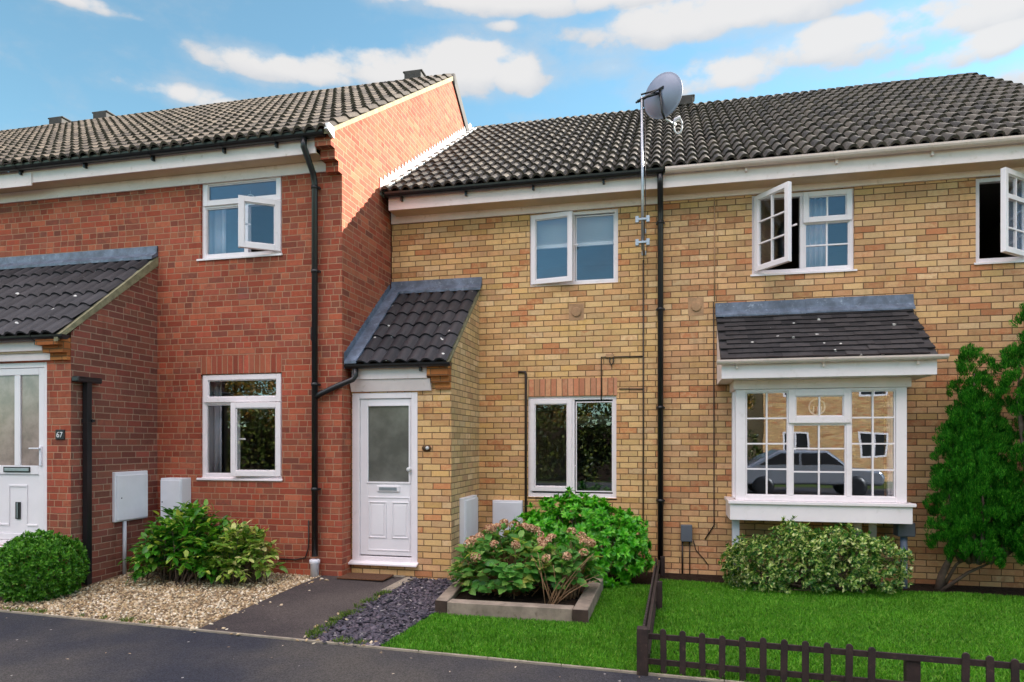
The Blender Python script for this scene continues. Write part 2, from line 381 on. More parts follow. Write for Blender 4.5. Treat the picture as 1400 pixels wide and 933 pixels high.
# ---------------------------------------------------------------- ground
def Ye(x): return 4.957 - .0677*(x + .177)                      # line where the gardens meet the road
def gz(x, y):
    a = min(1, max(0, (-x-1.5)/2.5)); a = a*a*(3-2*a)
    a2 = min(1, max(0, (-x-4.1)/2.2)); a2 = a2*a2*(3-2*a2)
    b = min(1, max(0, (y-Ye(x))/1.8)); return (.05*a + .05*a2)*b
def patch(name, xl, xr, y0, y1, off, mat, nx=14, ny=14, kind='structure', label=None):
    V = []; 
    for j in range(ny+1):
        for i in range(nx+1):
            fx = i/nx; fy = j/ny
            ya = [y0 if not callable(y0) else y0(x) for x in [xl if not callable(xl) else 0]]
            yy0 = y0 if not callable(y0) else None
            x = (xl(0) if callable(xl) else xl)*(1-fx) + (xr(0) if callable(xr) else xr)*fx
            b = y0(x) if callable(y0) else y0
            y = b*(1-fy) + y1*fy
            if callable(xl) or callable(xr):
                x = (xl(y) if callable(xl) else xl)*(1-fx) + (xr(y) if callable(xr) else xr)*fx
            V.append((x, y, gz(x, y)+off))
    F = [(j*(nx+1)+i, j*(nx+1)+i+1, (j+1)*(nx+1)+i+1, (j+1)*(nx+1)+i) for j in range(ny) for i in range(nx)]
    o = mesh_np(name, V, [np.array(F)], mat, smooth=True)
    return tag(o, label, None, None, kind)

mb = MB().add([(-400,-400,-.06),(400,-400,-.06),(400,400,-.06),(-400,400,-.06)], [(0,1,2,3)])
tag(mb.build('ground', M['verge_grass']), kind='structure')
mb = MB().add([(-60,-10,0),(60,-10,0),(60,Ye(60)*0+.9,0),(9,Ye(9),0),(-14,Ye(-14),0),(-60,Ye(-60)*0+9,0)], [(0,1,2,3,4,5)])
tag(mb.build('road', M['road']), kind='structure')
patch('garden_soil', -14, 9, Ye, 9.2, -.006, M['soil'], 46, 24)
patch('gravel_bed', -6.75, -4.05, Ye, 7.46, .004, M['gravelbed'])
patch('footpath', -4.05, -2.99, Ye, 7.70, .012, M['path'])
patch('slate_bed', -2.99, -2.2, Ye, 8.9, .004, M['slatebed'])
patch('lawn_soil', -2.22, -.15, Ye, 8.02, .004, M['lawnbase'], 20, 20)
patch('lawn_ground', -.15, 7.5, Ye, lambda x: 8.35, .004, M['lawnbase'], 20, 20) if False else patch('lawn_ground', -.15, 7.5, Ye, 8.36, .004, M['lawnbase'], 20, 20)
# thin concrete edging between road and gardens
mb = MB()
for i in range(40):
    x0 = -14 + i*23/40; x1 = x0 + 23/40 - .006
    mb.add([(x0,Ye(x0)-.018,-.02),(x1,Ye(x1)-.018,-.02),(x1,Ye(x1)+.005,-.02),(x0,Ye(x0)+.005,-.02),(x0,Ye(x0)-.018,.014),(x1,Ye(x1)-.018,.014),(x1,Ye(x1)+.005,.016),(x0,Ye(x0)+.005,.016)],
           [(0,3,2,1),(4,5,6,7),(0,1,5,4),(1,2,6,5),(2,3,7,6),(3,0,4,7)])
tag(mb.build('kerb_edging', M['concrete']), kind='structure')
# concrete edging strip on the right side of the path and slab by the door
mb = MB()
for y0, y1 in [(6.9,7.28),(7.29,7.66)]:
    z = gz(-2.97, (y0+y1)/2); mb.box(-3.06,-2.94,y0,y1,z-.05,z+.022)
mb.box(-4.04,-3.07,7.62,7.665,gz(-3.5,7.6)-.05,gz(-3.5,7.6)+.018)
tag(mb.build('path_edging', M['concrete'], bevel=.004), kind='structure')

def scatter_pts(n, x0, x1, y0f, y1, ok=None):
    X = rng.uniform(x0, x1, n); Y0 = np.array([y0f(x) for x in X]) if callable(y0f) else np.full(n, y0f)
    Y = Y0 + rng.uniform(0, 1, n)*(y1-Y0)
    if ok is not None:
        k = ok(X, Y); X = X[k]; Y = Y[k]
    return X, Y, np.array([gz(a, b) for a, b in zip(X, Y)])

def grass(name, X, Y, Z, label):
    n = len(X); h = rng.uniform(.016, .034, n); th = rng.uniform(0, 2*np.pi, n); w = rng.uniform(.0022, .004, n)
    lx = rng.normal(0, .013, n); ly = rng.normal(0, .013, n)
    P = np.stack([X, Y, Z+.003], 1); sx = np.stack([np.cos(th)*w, np.sin(th)*w, 0*w], 1)
    mid = P + np.stack([lx*.4, ly*.4, h*.6], 1); tip = P + np.stack([lx, ly, h], 1)
    V = np.stack([P-sx, P+sx, mid+sx*.8, mid-sx*.8, tip], 1).reshape(-1, 3)
    b = np.arange(n)[:, None]*5
    o = mesh_np(name, V, [b+np.array([[0,1,2,3]]), b+np.array([[3,2,4]])], M['grass'], smooth=True)
    return tag(o, label, 'grass', None, 'stuff')
inbed = lambda X, Y: ~((X < -.72) & (Y > 6.2))
sl = lambda X, Y: (X > -2.27 + .067*(Y-5.1)) & inbed(X, Y)
grass('lawn_grass', *scatter_pts(75000, -2.27, -.17, Ye, 8.0, sl), 'short bright green lawn between raised bed and low fence')
grass('lawn_grass', *scatter_pts(180000, -.14, 5.2, Ye, 8.36, lambda X, Y: Y < 8.36-.06*np.sin(X*3)**2), 'short bright green lawn behind picket fence below bay window')

ICO_V = None
def ico():
    import bmesh
    bm = bmesh.new(); bmesh.ops.create_icosphere(bm, subdivisions=1, radius=1)
    v = np.array([x.co[:] for x in bm.verts]); f = np.array([[q.index for q in p.verts] for p in bm.faces]); bm.free(); return v, f
IV, IF = ico()
def stones(name, X, Y, Z, size, flat, mat, label, cat, kind='stuff', angular=False, org=(0,0,0)):
    n = len(X); k = len(IV)
    if angular:
        B = np.array([[-1,-.6,0],[.9,-.8,0],[1.1,.5,0],[-.3,1,0],[-.8,-.5,1],[.8,-.7,1],[.9,.4,1],[-.3,.8,1]]); BF = np.array([[3,2,1,0],[4,5,6,7],[0,1,5,4],[1,2,6,5],[2,3,7,6],[3,0,4,7]])
    else: B, BF = IV, IF
    k = len(B)
    s = rng.uniform(size[0], size[1], (n,1))*np.array([[1,1,1]])
    sc = s*np.stack([rng.uniform(.8,1.25,n), rng.uniform(.6,1,n), rng.uniform(flat[0],flat[1],n)], 1)
    V = B[None]*sc[:, None]
    V = V*(1+rng.normal(0, .12, (n, k, 1)))
    a = rng.uniform(0, 6.28, n); tl = rng.normal(0, .35, (n, 2))
    ca, sa = np.cos(a), np.sin(a)
    x, y, z = V[..., 0], V[..., 1], V[..., 2]
    z = z + x*tl[:, :1] + y*tl[:, 1:]
    V = np.stack([x*ca[:,None]-y*sa[:,None]+X[:,None], x*sa[:,None]+y*ca[:,None]+Y[:,None], z+(Z+rng.uniform(.0,.012,n))[:,None]], 2).reshape(-1, 3)
    o = mesh_np(name, V, [(np.arange(n)[:, None, None]*k + BF[None]).reshape(-1, BF.shape[1])], mat, smooth=not angular, org=org)
    return tag(o, label, cat, None, kind)
gX = lambda X, Y: (X < -4.06) & (Y < 7.44) & ~((X < -6.3) & (Y > 6.1))
stones('gravel', *scatter_pts(9500, -6.7, -4.06, Ye, 7.44, gX), (.009,.02), (.45,.8), M['stone'], 'pale cream and brown gravel between box bush and tarmac path', 'gravel')
sX = lambda X, Y: (X > -2.96) & (X < -2.29 + .067*(Y-5.1)) & ~((X < -2.5) & (Y > 7.66))
stones('slate_chippings', *scatter_pts(5200, -2.97, -2.15, Ye, 8.6, sX), (.012,.034), (.12,.3), M['slate'], 'dark purple grey slate chippings between path and lawn', 'slate', angular=True)
# a few stones strayed on to the path edge
Xs = np.concatenate([rng.normal(-4.0,.08,26), rng.normal(-2.98,.05,26), rng.uniform(-4.6,-2.3,30)]); Ys = np.concatenate([rng.uniform(5.3,7.3,52), rng.normal(5.06,.06,30)])
Ys[52:] = np.array([Ye(x) for x in Xs[52:]]) + rng.normal(.03,.05,30)
stones('stray_pebbles', Xs, Ys, np.array([gz(a,b)+.008 for a,b in zip(Xs,Ys)]), (.010,.026), (.3,.5), M['stone'], 'stray pale pebbles along the path and road edge', 'pebbles')

# ---------------------------------------------------------------- building helpers
def wall_front(mb, x0, x1, z0, z1, y, holes, rev=.11):
    xs = sorted({x0, x1, *[h[0] for h in holes], *[h[1] for h in holes]}); zs = sorted({z0, z1, *[h[2] for h in holes], *[h[3] for h in holes]})
    for a, b in zip(xs, xs[1:]):
        for c, d in zip(zs, zs[1:]):
            mx, mz = (a+b)/2, (c+d)/2
            if any(h[0] < mx < h[1] and h[2] < mz < h[3] for h in holes): continue
            mb.add([(a,y,c),(b,y,c),(b,y,d),(a,y,d)], [(0,1,2,3)])
    for h in holes:
        a, b, c, d = h[:4]
        mb.add([(a,y,c),(a,y+rev,c),(a,y+rev,d),(a,y,d)], [(0,1,2,3)])
        mb.add([(b,y,c),(b,y,d),(b,y+rev,d),(b,y+rev,c)], [(0,1,2,3)])
        mb.add([(a,y,c),(b,y,c),(b,y+rev,c),(a,y+rev,c)], [(0,1,2,3)])
        mb.add([(a,y,d),(a,y+rev,d),(b,y+rev,d),(b,y,d)], [(0,1,2,3)])

def room(parent, x0, x1, y0, y1, z0, z1, holes, mat):
    """plastered room behind a facade: floor, ceiling, three walls and the inner face of the front wall round its openings"""
    mb = MB()
    mb.add([(x0,y1,z0),(x0,y1,z1),(x1,y1,z1),(x1,y1,z0)], [(0,1,2,3)])
    mb.add([(x0,y0,z0),(x0,y1,z0),(x1,y1,z0),(x1,y0,z0)], [(0,1,2,3)])
    mb.add([(x0,y0,z1),(x1,y0,z1),(x1,y1,z1),(x0,y1,z1)], [(0,1,2,3)])
    mb.add([(x0,y0,z0),(x0,y0,z1),(x0,y1,z1),(x0,y1,z0)], [(0,1,2,3)])
    mb.add([(x1,y0,z0),(x1,y1,z0),(x1,y1,z1),(x1,y0,z1)], [(0,1,2,3)])
    wall_front(mb, x0, x1, z0, z1, y0, holes, 0)
    return mb.build('room', mat, parent)

def tile_field(name, parent, O, U, Sl, ncol, nrow, roll, gauge, h, t, mat, stagger=False, jit=.003, org=(0,0,0)):
    O, U, Sl = map(lambda a: np.array(a, float), (O, U, Sl)); Nn = np.cross(U, Sl); Nn /= np.linalg.norm(Nn)
    if h > 0:
        xs = np.array([0,.1,.19,.3,.42,.58,.7,.81,.9,1.]); pr = h*np.clip(np.sin(np.pi*(xs-.08)/.84), 0, 1)**.65
    else: xs = np.array([.012,.5,.988]); pr = np.zeros(3)
    k = len(xs)
    cols = []
    for r in range(nrow):
        for c in range(ncol): cols.append((c + (.5 if stagger and r % 2 else 0), r))
    A = np.array(cols); n = len(A)
    jn = rng.normal(0, jit, n)*.6; js = rng.normal(0, jit, n)*1.3; tw = rng.normal(0, jit*.5, n)
    Vs = []
    for (s, dz) in ((0, 0), (0, t), (0, t), (gauge*1.06, 0.0)):
        u = (A[:, :1] + xs[None])*roll
        ss = (A[:, 1:]*gauge + s + js[:, None]); hh = pr[None] + dz + .006 + jn[:, None] + tw[:, None]*(xs[None]-.5)*2
        Vs.append(O + u[..., None]*U + ss[..., None]*Sl*np.ones_like(u)[..., None] + hh[..., None]*Nn)
    V = np.stack(Vs, 1).reshape(-1, 3)
    b = (np.arange(n)*4*k)[:, None, None]
    q = np.arange(k-1)
    f1 = np.stack([q, q+1, k+q+1, k+q], 1); f2 = np.stack([2*k+q, 2*k+q+1, 3*k+q+1, 3*k+q], 1)
    F = (b + np.concatenate([f1, f2])[None]).reshape(-1, 4)
    return mesh_np(name, V, [F], mat, parent, smooth=True, org=org)

def gutter(parent, x0, x1, y, z, mat, r=.058, brackets=None, name='gutter'):
    mb = MB(); pts = []
    for i in range(9):
        a = math.pi + math.pi*i/8; pts.append((y + r*math.cos(a), z + r*math.sin(a)))
    for i in range(9):
        a = 2*math.pi - math.pi*i/8; pts.append((y + (r-.008)*math.cos(a), z + .001 + (r-.008)*math.sin(a)))
    mb.prism_x(pts, x0, x1)
    # stop ends
    for x in (x0-.006, x1): mb.prism_x([(y + r*1.05*math.cos(math.pi+math.pi*i/8), z + r*1.05*math.sin(math.pi+math.pi*i/8)) for i in range(9)], x, x+.006)
    g = mb.build(name, mat, parent)
    if brackets:
        for x in brackets:
            b = MB()
            pp = [(y + (r+.005)*math.cos(math.pi+math.pi*i/8), z + (r+.005)*math.sin(math.pi+math.pi*i/8)) for i in range(9)]
            pq = [(y + (r+.0005)*math.cos(2*math.pi-math.pi*i/8), z + (r+.0005)*math.sin(2*math.pi-math.pi*i/8)) for i in range(9)]
            b.prism_x(pp+pq, x-.015, x+.015); b.box(x-.012, x+.012, y+.02, y+r+.03, z-r-.045, z-r+.02)
            b.build('bracket', mat, g)
    return g

def rot_about(x, y, ang):
    return Matrix.Translation((x, y, 0)) @ Matrix.Rotation(ang, 4, 'Z') @ Matrix.Translation((-x, -y, 0))

def pane(parent, x0, x1, z0, z1, y, mat='glass', Mx=None):
    mb = MB(); mb.M = Mx; mb.box(x0, x1, y, y+.012, z0, z1)
    return mb.build('pane', M[mat], parent)

def sash(parent, x0, x1, z0, z1, y, w=.055, d=.06, bars=(0,0), Mx=None, gl='glass', handle=None, bead=True):
    """an opening or fixed light: profile frame, glazing bars and glass"""
    mb = MB(); mb.M = Mx
    mb.frame(x0, x1, z0, z1, y, y+d, w)
    mb.frame(x0+w, x1-w, z0+w, z1-w, y+.014, y+.03, .012)
    o = mb.build('sash', M['upvc'], parent, bevel=.004, seg=2)
    ix0, ix1, iz0, iz1 = x0+w+.002, x1-w-.002, z0+w+.002, z1-w-.002
    pane(parent, ix0, ix1, iz0, iz1, y+.022, gl, Mx)
    nx, nz = bars
    if nx > 1 or nz > 1: grid(parent, ix0, ix1, iz0, iz1, y+.014, nx, nz, Mx)
    if handle:
        h = MB(); h.M = Mx; hx, hz = handle; h.box(hx-.012, hx+.012, y+d+.001, y+d+.02, hz-.05, hz+.05); h.box(hx-.012, hx+.1, y+d+.021, y+d+.035, hz-.01, hz+.012)
        h.build('handle', M['upvc'], parent, bevel=.003)
    return o

def grid(parent, x0, x1, z0, z1, y, nx, nz, Mx=None, w=.018):
    mb = MB(); mb.M = Mx
    for i in range(1, nx):
        x = x0 + (x1-x0)*i/nx; mb.box(x-w/2, x+w/2, y, y+.030, z0, z1)
    for j in range(1, nz):
        z = z0 + (z1-z0)*j/nz; mb.box(x0, x1, y-.002, y+.028, z-w/2, z+w/2)
    mb.build('glazing_bar', M['upvc'], parent)

def fixed(parent, x0, x1, z0, z1, y, bars=(0,0), gl='glass'):
    mb = MB().frame(x0-.012, x1+.012, z0-.012, z1+.012, y-.006, y+.02, .014)
    mb.build('bead', M['upvc'], parent)
    pane(parent, x0, x1, z0, z1, y+.004, gl)
    if bars[0] > 1 or bars[1] > 1: grid(parent, x0, x1, z0, z1, y-.006, *bars)

def sill(parent, x0, x1, y, z, d=.05):
    MB().prism_x([(y+.05, z-.005), (y-d, z-.03), (y-d, z-.006), (y+.05, z+.022)], x0, x1).build('sill', M['upvc'], parent, bevel=.003)

def flower_ring(name, label, x, y, z, r):
    mb = MB()
    pts = [(x + r*math.cos(2*math.pi*i/20), y, z + r*1.1*math.sin(2*math.pi*i/20)) for i in range(21)]
    mb.tube(pts, .009, 6); mb.tube([(x, y, z+r*1.1), (x, y, z+r*1.1+.05)], .002, 5)
    for i in range(3): mb.tube([(x-r*.5+i*r*.5, y, z-r*.95), (x-r*.4+i*r*.5, y, z+r*.1)], .005, 5)
    return tag(mb.build(name, M['lnb'], None, (x, y, z-r)), label, 'ornament')

def curtain(name, label, x0, x1, y, z0, z1, mat, waves=7, amp=.025, group=None):
    n = waves*8; V = []; 
    for s in (0, .006):
        for i in range(n+1):
            x = x0 + (x1-x0)*i/n; yy = y + s + amp*math.sin(i/8*2*math.pi) + .3*amp*math.sin(i*1.7)
            V += [(x, yy, z0), (x, yy, z1)]
    k = 2*(n+1)
    F = [(2*i, 2*i+2, 2*i+3, 2*i+1) for i in range(n)] + [(k+2*i, k+2*i+1, k+2*i+3, k+2*i+2) for i in range(n)]
    F += [(2*i, k+2*i, k+2*i+2, 2*i+2) for i in range(n)] + [(2*i+1, 2*i+3, k+2*i+3, k+2*i+1) for i in range(n)] + [(0,1,k+1,k),(2*n,k+2*n,k+2*n+1,2*n+1)]
    o = mesh_np(name, V, [np.array(F)], mat, None, (x0, y, z0), smooth=True)
    return tag(o, label, 'curtain', group)

def downpipe(parent, pts, r=.034, clips=(), name='downpipe', mat='black', square=False):
    p = MB().tube(pts, r, 4 if square else 12, square).build(name, M[mat], parent)
    for (x, y, z) in clips:
        c = MB(); c.tube([(x,y,z-.02),(x,y,z+.02)], r+.007, 4 if square else 12, square); c.box(x-.055, x+.055, y+.012, y+.05, z-.012, z+.012); c.build('pipe_clip', M[mat], p)
    return p

PITCH = .655
cosP = 1/math.sqrt(1+PITCH**2); sinP = PITCH*cosP

def gable_poly(yf, yb, ze, yr, zr): return [(yf, -.1), (yb, -.1), (yb, ze), (yr, zr), (yf, ze)]

# ================================================================ red house on the left
LW = 7.45
H1 = thing('red_brick_house', 'red brick terraced house with tall sunlit gable and grey tiled roof', 'house', (-8, LW, 0))
GX = -3.80; XL = -14.6
win_u = (-5.735, -4.6, 3.965, 4.955); win_l = (-5.735, -4.6, 1.215, 2.51)
door_l = (-7.56, -6.69, .5, 2.55)
wb = MB(); wall_front(wb, XL, GX, -.1, 5.16, LW, [win_u, win_l])
# back wall, far end wall
yb = LW + 8.64; yr = LW + 4.32; zr = 8.27; ze = 5.20
wb.add([(XL,yb,-.1),(XL,yb,ze),(GX,yb,ze),(GX,yb,-.1)], [(0,1,2,3)])
wb.add([(XL,y,z) for y,z in gable_poly(LW,yb,ze,yr,zr)], [(4,3,2,1,0)])
wb.build('wall', M['red'], H1)
gb = MB(); gb.add([(GX,y,z) for y,z in [(LW,-.1),(yb,-.1),(yb,ze),(yr,zr),(7.17,5.255),(7.17,5.09),(7.27,5.09),(7.27,4.975),(7.36,4.975),(7.36,4.86),(LW,4.86)]], [tuple(range(11))])
# corbelled brick kneeler under the eaves, flush with the gable
gb.build('gable_wall', M['redgable'], H1)
cb = MB()
for (y, z0, z1, x0) in [(7.36, 4.86, 4.975, -3.965), (7.27, 4.976, 5.09, -3.985), (7.17, 5.091, 5.30, -4.005)]:
    cb.box(x0, GX-.002, y, LW-.003, z0, z1)
cb.build('corbel', M['red'], H1)
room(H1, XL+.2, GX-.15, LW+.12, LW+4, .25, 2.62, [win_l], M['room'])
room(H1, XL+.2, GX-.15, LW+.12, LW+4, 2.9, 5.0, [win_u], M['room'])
# eaves
MB().box(XL, -4.01, 7.20, 7.225, 5.03, 5.20).build('fascia', M['board'], H1)
MB().box(-9.2, -8.05, 7.185, 7.199, 4.99, 5.16).build('fascia', M['board'], H1)
MB().box(XL, -4.01, 7.226, LW-.002, 5.035, 5.05).build('soffit', M['cream'], H1)
MB().box(XL, -3.985, LW-.026, LW-.001, 4.90, 5.032).build('frieze_board', M['board'], H1)
gutter(H1, XL, -3.86, 7.13, 5.235, M['black'], brackets=[-9.2,-8.2,-7.2,-6.2,-5.2,-4.5])
nl = 16
tile_field('roof', H1, (GX+.02-72*.148, 7.07, 5.205), (1,0,0), (0,cosP,sinP), 72, nl, .148, .345, .058, .032, M['roof_l'])
yt = 7.07 + nl*.345*cosP; zt = 5.205 + nl*.345*sinP
MB().add([(XL,7.10,5.19),(GX+.02,7.10,5.19),(GX+.02,yr,zr),(XL,yr,zr),(XL,yb+.3,ze-.0),(GX+.02,yb+.3,ze-.0)], [(0,1,2,3),(3,2,5,4)]).build('roof_underlay', M['ridge'], H1)
rd = MB()
for i in range(24):
    x0 = GX+.03 - (i+1)*.45; rd.lathe([(.001,0),(.125,0),(.13,.02),(.115,.03),(.115,.445),(.001,.445)], (x0, yr, zr-.055), (1,0,0), 14)
rd.build('ridge_tiles', M['ridge'], H1)
for x in (-4.55, -11.35, -12.45):
    MB().prism_y([(x-.16, zr+.0), (x+.16, zr+.0), (x+.16, zr+.135), (x+.19, zr+.135), (x+.19, zr+.165), (x-.19, zr+.165), (x-.19, zr+.135), (x-.16, zr+.135)], yr-.12, yr+.12).build('ridge_vent', M['ridge'], H1, bevel=.01)
# verge: mortar bed under the tile ends on the front slope, dark barge board on the back slope
vb = MB(); e = .02
vb.prism_x([(7.10,5.19),(7.10,5.245),(yr,zr+.035),(yr,zr-.045)], GX-.05, GX+.022); vb.build('verge', M['verge'], H1)
MB().prism_x([(yr-.02,zr+.05),(yr-.02,zr-.16),(yb+.3,ze-.12),(yb+.3,ze+.12)], GX-.03, GX+.03).build('barge_board', M['ridge'], H1)
MB().prism_x([(7.04,5.22),(7.07,5.30),(7.2,5.30),(7.2,5.17)], GX-.012, GX+.03).build('verge_cap', M['leadw'], H1)
# downpipe
downpipe(H1, [(-4.12,7.13,5.19),(-4.12,7.13,5.08),(-4.12,7.34,4.86),(-4.12,7.38,4.75),(-4.12,7.38,.30)], .037, [(-4.12,7.38,4.7),(-4.12,7.38,3.7),(-4.12,7.38,2.35),(-4.12,7.38,1.1)])
MB().lathe([(.001,.0),(.05,0),(.052,.16),(.062,.17),(.062,.21),(.05,.215),(.001,.215)], (-4.12,7.38,gz(-4.12,7.38)), n=16).build('drain_collar', M['meter'], H1)
# telephone wire and vent brick
MB().tube([(-4.2,7.44,3.05),(-4.2,7.435,2.9),(-4.17,7.435,2.85),(-4.165,7.435,2.2)], .007, 6).build('cable', M['cable'], H1)
MB().tube([(-4.62,7.43,.24),(-4.4,7.43,.24),(-4.27,7.43,.27),(-4.23,7.43,.4),(-4.23,7.43,.72)], .009, 6).build('cable', M['cable'], H1)
vv = MB(); vv.box(-5.20,-5.05,LW-.004,LW,3.43,3.575); vv.build('air_brick', M['redporch'], H1)
vv = MB(); vv.box(-5.735,-4.6,LW-.003,LW,2.512,2.735); vv.build('lintel', brick('red_upright_brick', RED, lin(180,140,112), stack=True), H1, swap=(2.507,0))
# upper window
a, b, c, d = win_u; wy = LW + .03
w = MB().frame(a, b, c, d, wy, wy+.07, .05); w.box(a+.05, b-.05, wy+.001, wy+.069, 4.60, 4.655); w.box(-5.135, -5.085, wy+.001, wy+.069, c+.05, 4.60)
W = w.build('window', M['upvc'], H1, bevel=.003)
sash(W, a+.03, b-.02, 4.625, d-.012, wy-.022, .062, .03)
fixed(W, a+.06, -5.145, c+.06, 4.59, wy+.02)
sash(W, -5.105, b-.022, c+.03, 4.615, wy-.03, .068, .055, Mx=rot_about(b-.03, wy-.02, R(36)), handle=(-5.06, 4.3))
sill(W, a-.05, b+.012, wy, c)
# lower window
a, b, c, d = win_l
w = MB().frame(a, b, c, d, wy, wy+.07, .05); w.box(a+.05, b-.05, wy+.001, wy+.069, 2.135, 2.19); w.box(-5.30, -5.24, wy+.001, wy+.069, c+.05, 2.135)
W = w.build('window', M['upvc'], H1, bevel=.003)
sash(W, a+.03, b-.02, 2.16, d-.012, wy-.022, .062, .03, gl='glass')
fixed(W, a+.06, -5.31, c+.06, 2.125, wy+.02)
sash(W, -5.275, b-.02, c+.028, 2.15, wy-.03, .066, .055, Mx=rot_about(b-.03, wy-.02, R(5)), handle=(-5.22, 1.7))
sill(W, a-.05, b+.012, wy, c)
flower_ring('suncatcher', 'round suncatcher hanging in the upper red house window', -5.14, LW+.16, 4.72, .055)
curtain('curtain', 'pale curtain hanging beside the open upper casement', -5.92, -5.58, LW+.28, 3.98, 4.75, M['curtain'], 3)
curtain('curtain', 'grey curtain behind the lower window of the red house', -5.98, -5.62, LW+.26, 1.2, 2.45, M['curtain'], 5)

# ---- porch of the red house
PX = -6.37; PF = 6.16; PXL = -9.6
pw = MB()
wall_front(pw, PXL, PX, -.05, 2.66, PF, [door_l])
pw.build('porch_wall', M['red'], H1)
ps = MB(); ps.add([(PX,PF,-.05),(PX,LW,-.05),(PX,LW,4.02),(PX,PF,2.86)], [(0,1,2,3)])
ps.build('porch_side_wall', M['redporch'], H1)
cb = MB()
for (y, z0, z1, x0) in [(6.115, 2.56, 2.635, -6.60), (6.06, 2.636, 2.71, -6.635), (6.0, 2.711, 2.80, -6.67)]: cb.box(x0, PX-.004, y, PF-.002, z0, z1)
cb.build('corbel', M['corbel'], H1)
pp = (3.99-2.80)/(LW-5.98); cp = 1/math.sqrt(1+pp*pp); spn = pp*cp
tile_field('porch_roof', H1, (PX-.02-20*.165, 5.97, 2.805), (1,0,0), (0,cp,spn), 20, 6, .165, .31, .04, .022, M['roof_p'])
MB().add([(PXL,5.99,2.785),(PX-.01,5.99,2.785),(PX-.01,LW,3.99),(PXL,LW,3.99)], [(0,1,2,3)]).build('roof_underlay', M['ridge'], H1)
MB().prism_x([(5.98,2.74),(5.98,2.80),(LW-.001,4.03),(LW-.001,3.915)], PX-.035, PX+.016).build('verge', M['mortar'], H1)
MB().prism_x([(LW-.003,4.165),(LW-.02,4.165),(LW-.03,4.075),(LW-.11,4.01),(LW-.11,3.975),(LW-.003,4.04)], PXL, PX+.01).build('flashing', M['lead'], H1)
MB().box(PXL,-6.675,6.085,6.108,2.665,2.79).build('porch_fascia', M['board'], H1)
MB().box(PXL,-6.63,6.109,PF-.002,2.645,2.664).build('porch_soffit', M['cream'], H1)
MB().box(PXL,-6.605,6.128,PF-.001,2.565,2.643).build('porch_trim', M['board'], H1)
gutter(H1, PXL, -6.30, 6.02, 2.815, M['black'], r=.05, brackets=[-6.72,-7.6])
# porch downpipe with its swan neck along the side wall
downpipe(H1, [(-6.315,6.32,2.33),(-6.315,6.32,.08)], .034, [(-6.315,6.32,1.9)], square=True)
MB().box(PX+.004,-6.275,6.16,6.49,2.325,2.385).build('rain_hopper', M['black'], H1, bevel=.01)
# front door of the red house
a, b, c, d = door_l; dy = PF + .02
DF = MB().frame(a, b, c, d, dy, dy+.08, .06); DF = DF.build('door_frame', M['upvc'], H1, bevel=.004)
leaf = MB(); x0, x1, z0, z1 = a+.064, b-.064, c+.064, d-.064
leaf.frame(x0, x1, z0, z1, dy+.006, dy+.05, .075)
leaf.box(x0+.075, x1-.075, dy+.006, dy+.05, 1.30, 1.40)
leaf.box((x0+x1)/2-.04, (x0+x1)/2+.04, dy+.006, dy+.05, 1.40, z1-.075)
leaf.box(x0+.075, x1-.075, dy+.022, dy+.046, z0+.075, 1.30)
D = leaf.build('door', M['doorw'], H1, bevel=.006, seg=2)
for p0, p1 in [(x0+.077, (x0+x1)/2-.042), ((x0+x1)/2+.042, x1-.077)]:
    MB().box(p0, p1, dy+.022, dy+.034, 1.402, z1-.077).build('glass_panel', M['frostb'], D)
MB().frame(x0+.19, x1-.19, 1.325, 1.385, dy-.004, dy+.006, .012).build('letterbox_surround', M['black'], D)
MB().box(x0+.203, x1-.203, dy-.006, dy+.004, 1.337, 1.373).build('letterbox', M['steel'], D, bevel=.003)
hd = MB(); hd.box(x1-.055, x1-.025, dy-.012, dy+.005, 1.40, 1.62); hd.box(x1-.16, x1-.03, dy-.045, dy-.028, 1.585, 1.60); hd.box(x1-.05, x1-.03, dy-.03, dy-.012, 1.583, 1.602); hd.build('handle', M['meter'], D, bevel=.003)
ml = MB(); ml.box(x0+.24, x1-.24, dy+.012, dy+.021, 1.16, 1.185); ml.box(x0+.10, x0+.25, dy+.012, dy+.021, .72, .745); ml.box(x1-.25, x1-.10, dy+.012, dy+.021, .72, .745)
ml.box(x0+.24, x0+.255, dy+.013, dy+.021, .745, 1.16); ml.box(x1-.255, x1-.24, dy+.013, dy+.021, .745, 1.16); ml.build('moulding', M['doorw'], D, bevel=.004)
kn = MB(); kn.box((x0+x1)/2-.028, (x0+x1)/2+.034, dy+.008, dy+.021, .80, .99); kn.build('door_plate', M['black'], D)
MB().box((x0+x1)/2-.005, (x0+x1)/2+.009, dy+.003, dy+.0075, .81, .985).build('plate_bar', M['steel'], D)
MB().box(a-.03, b+.02, PF-.06, dy+.06, c-.035, c-.002).build('door_sill', M['upvc'], H1, bevel=.004)

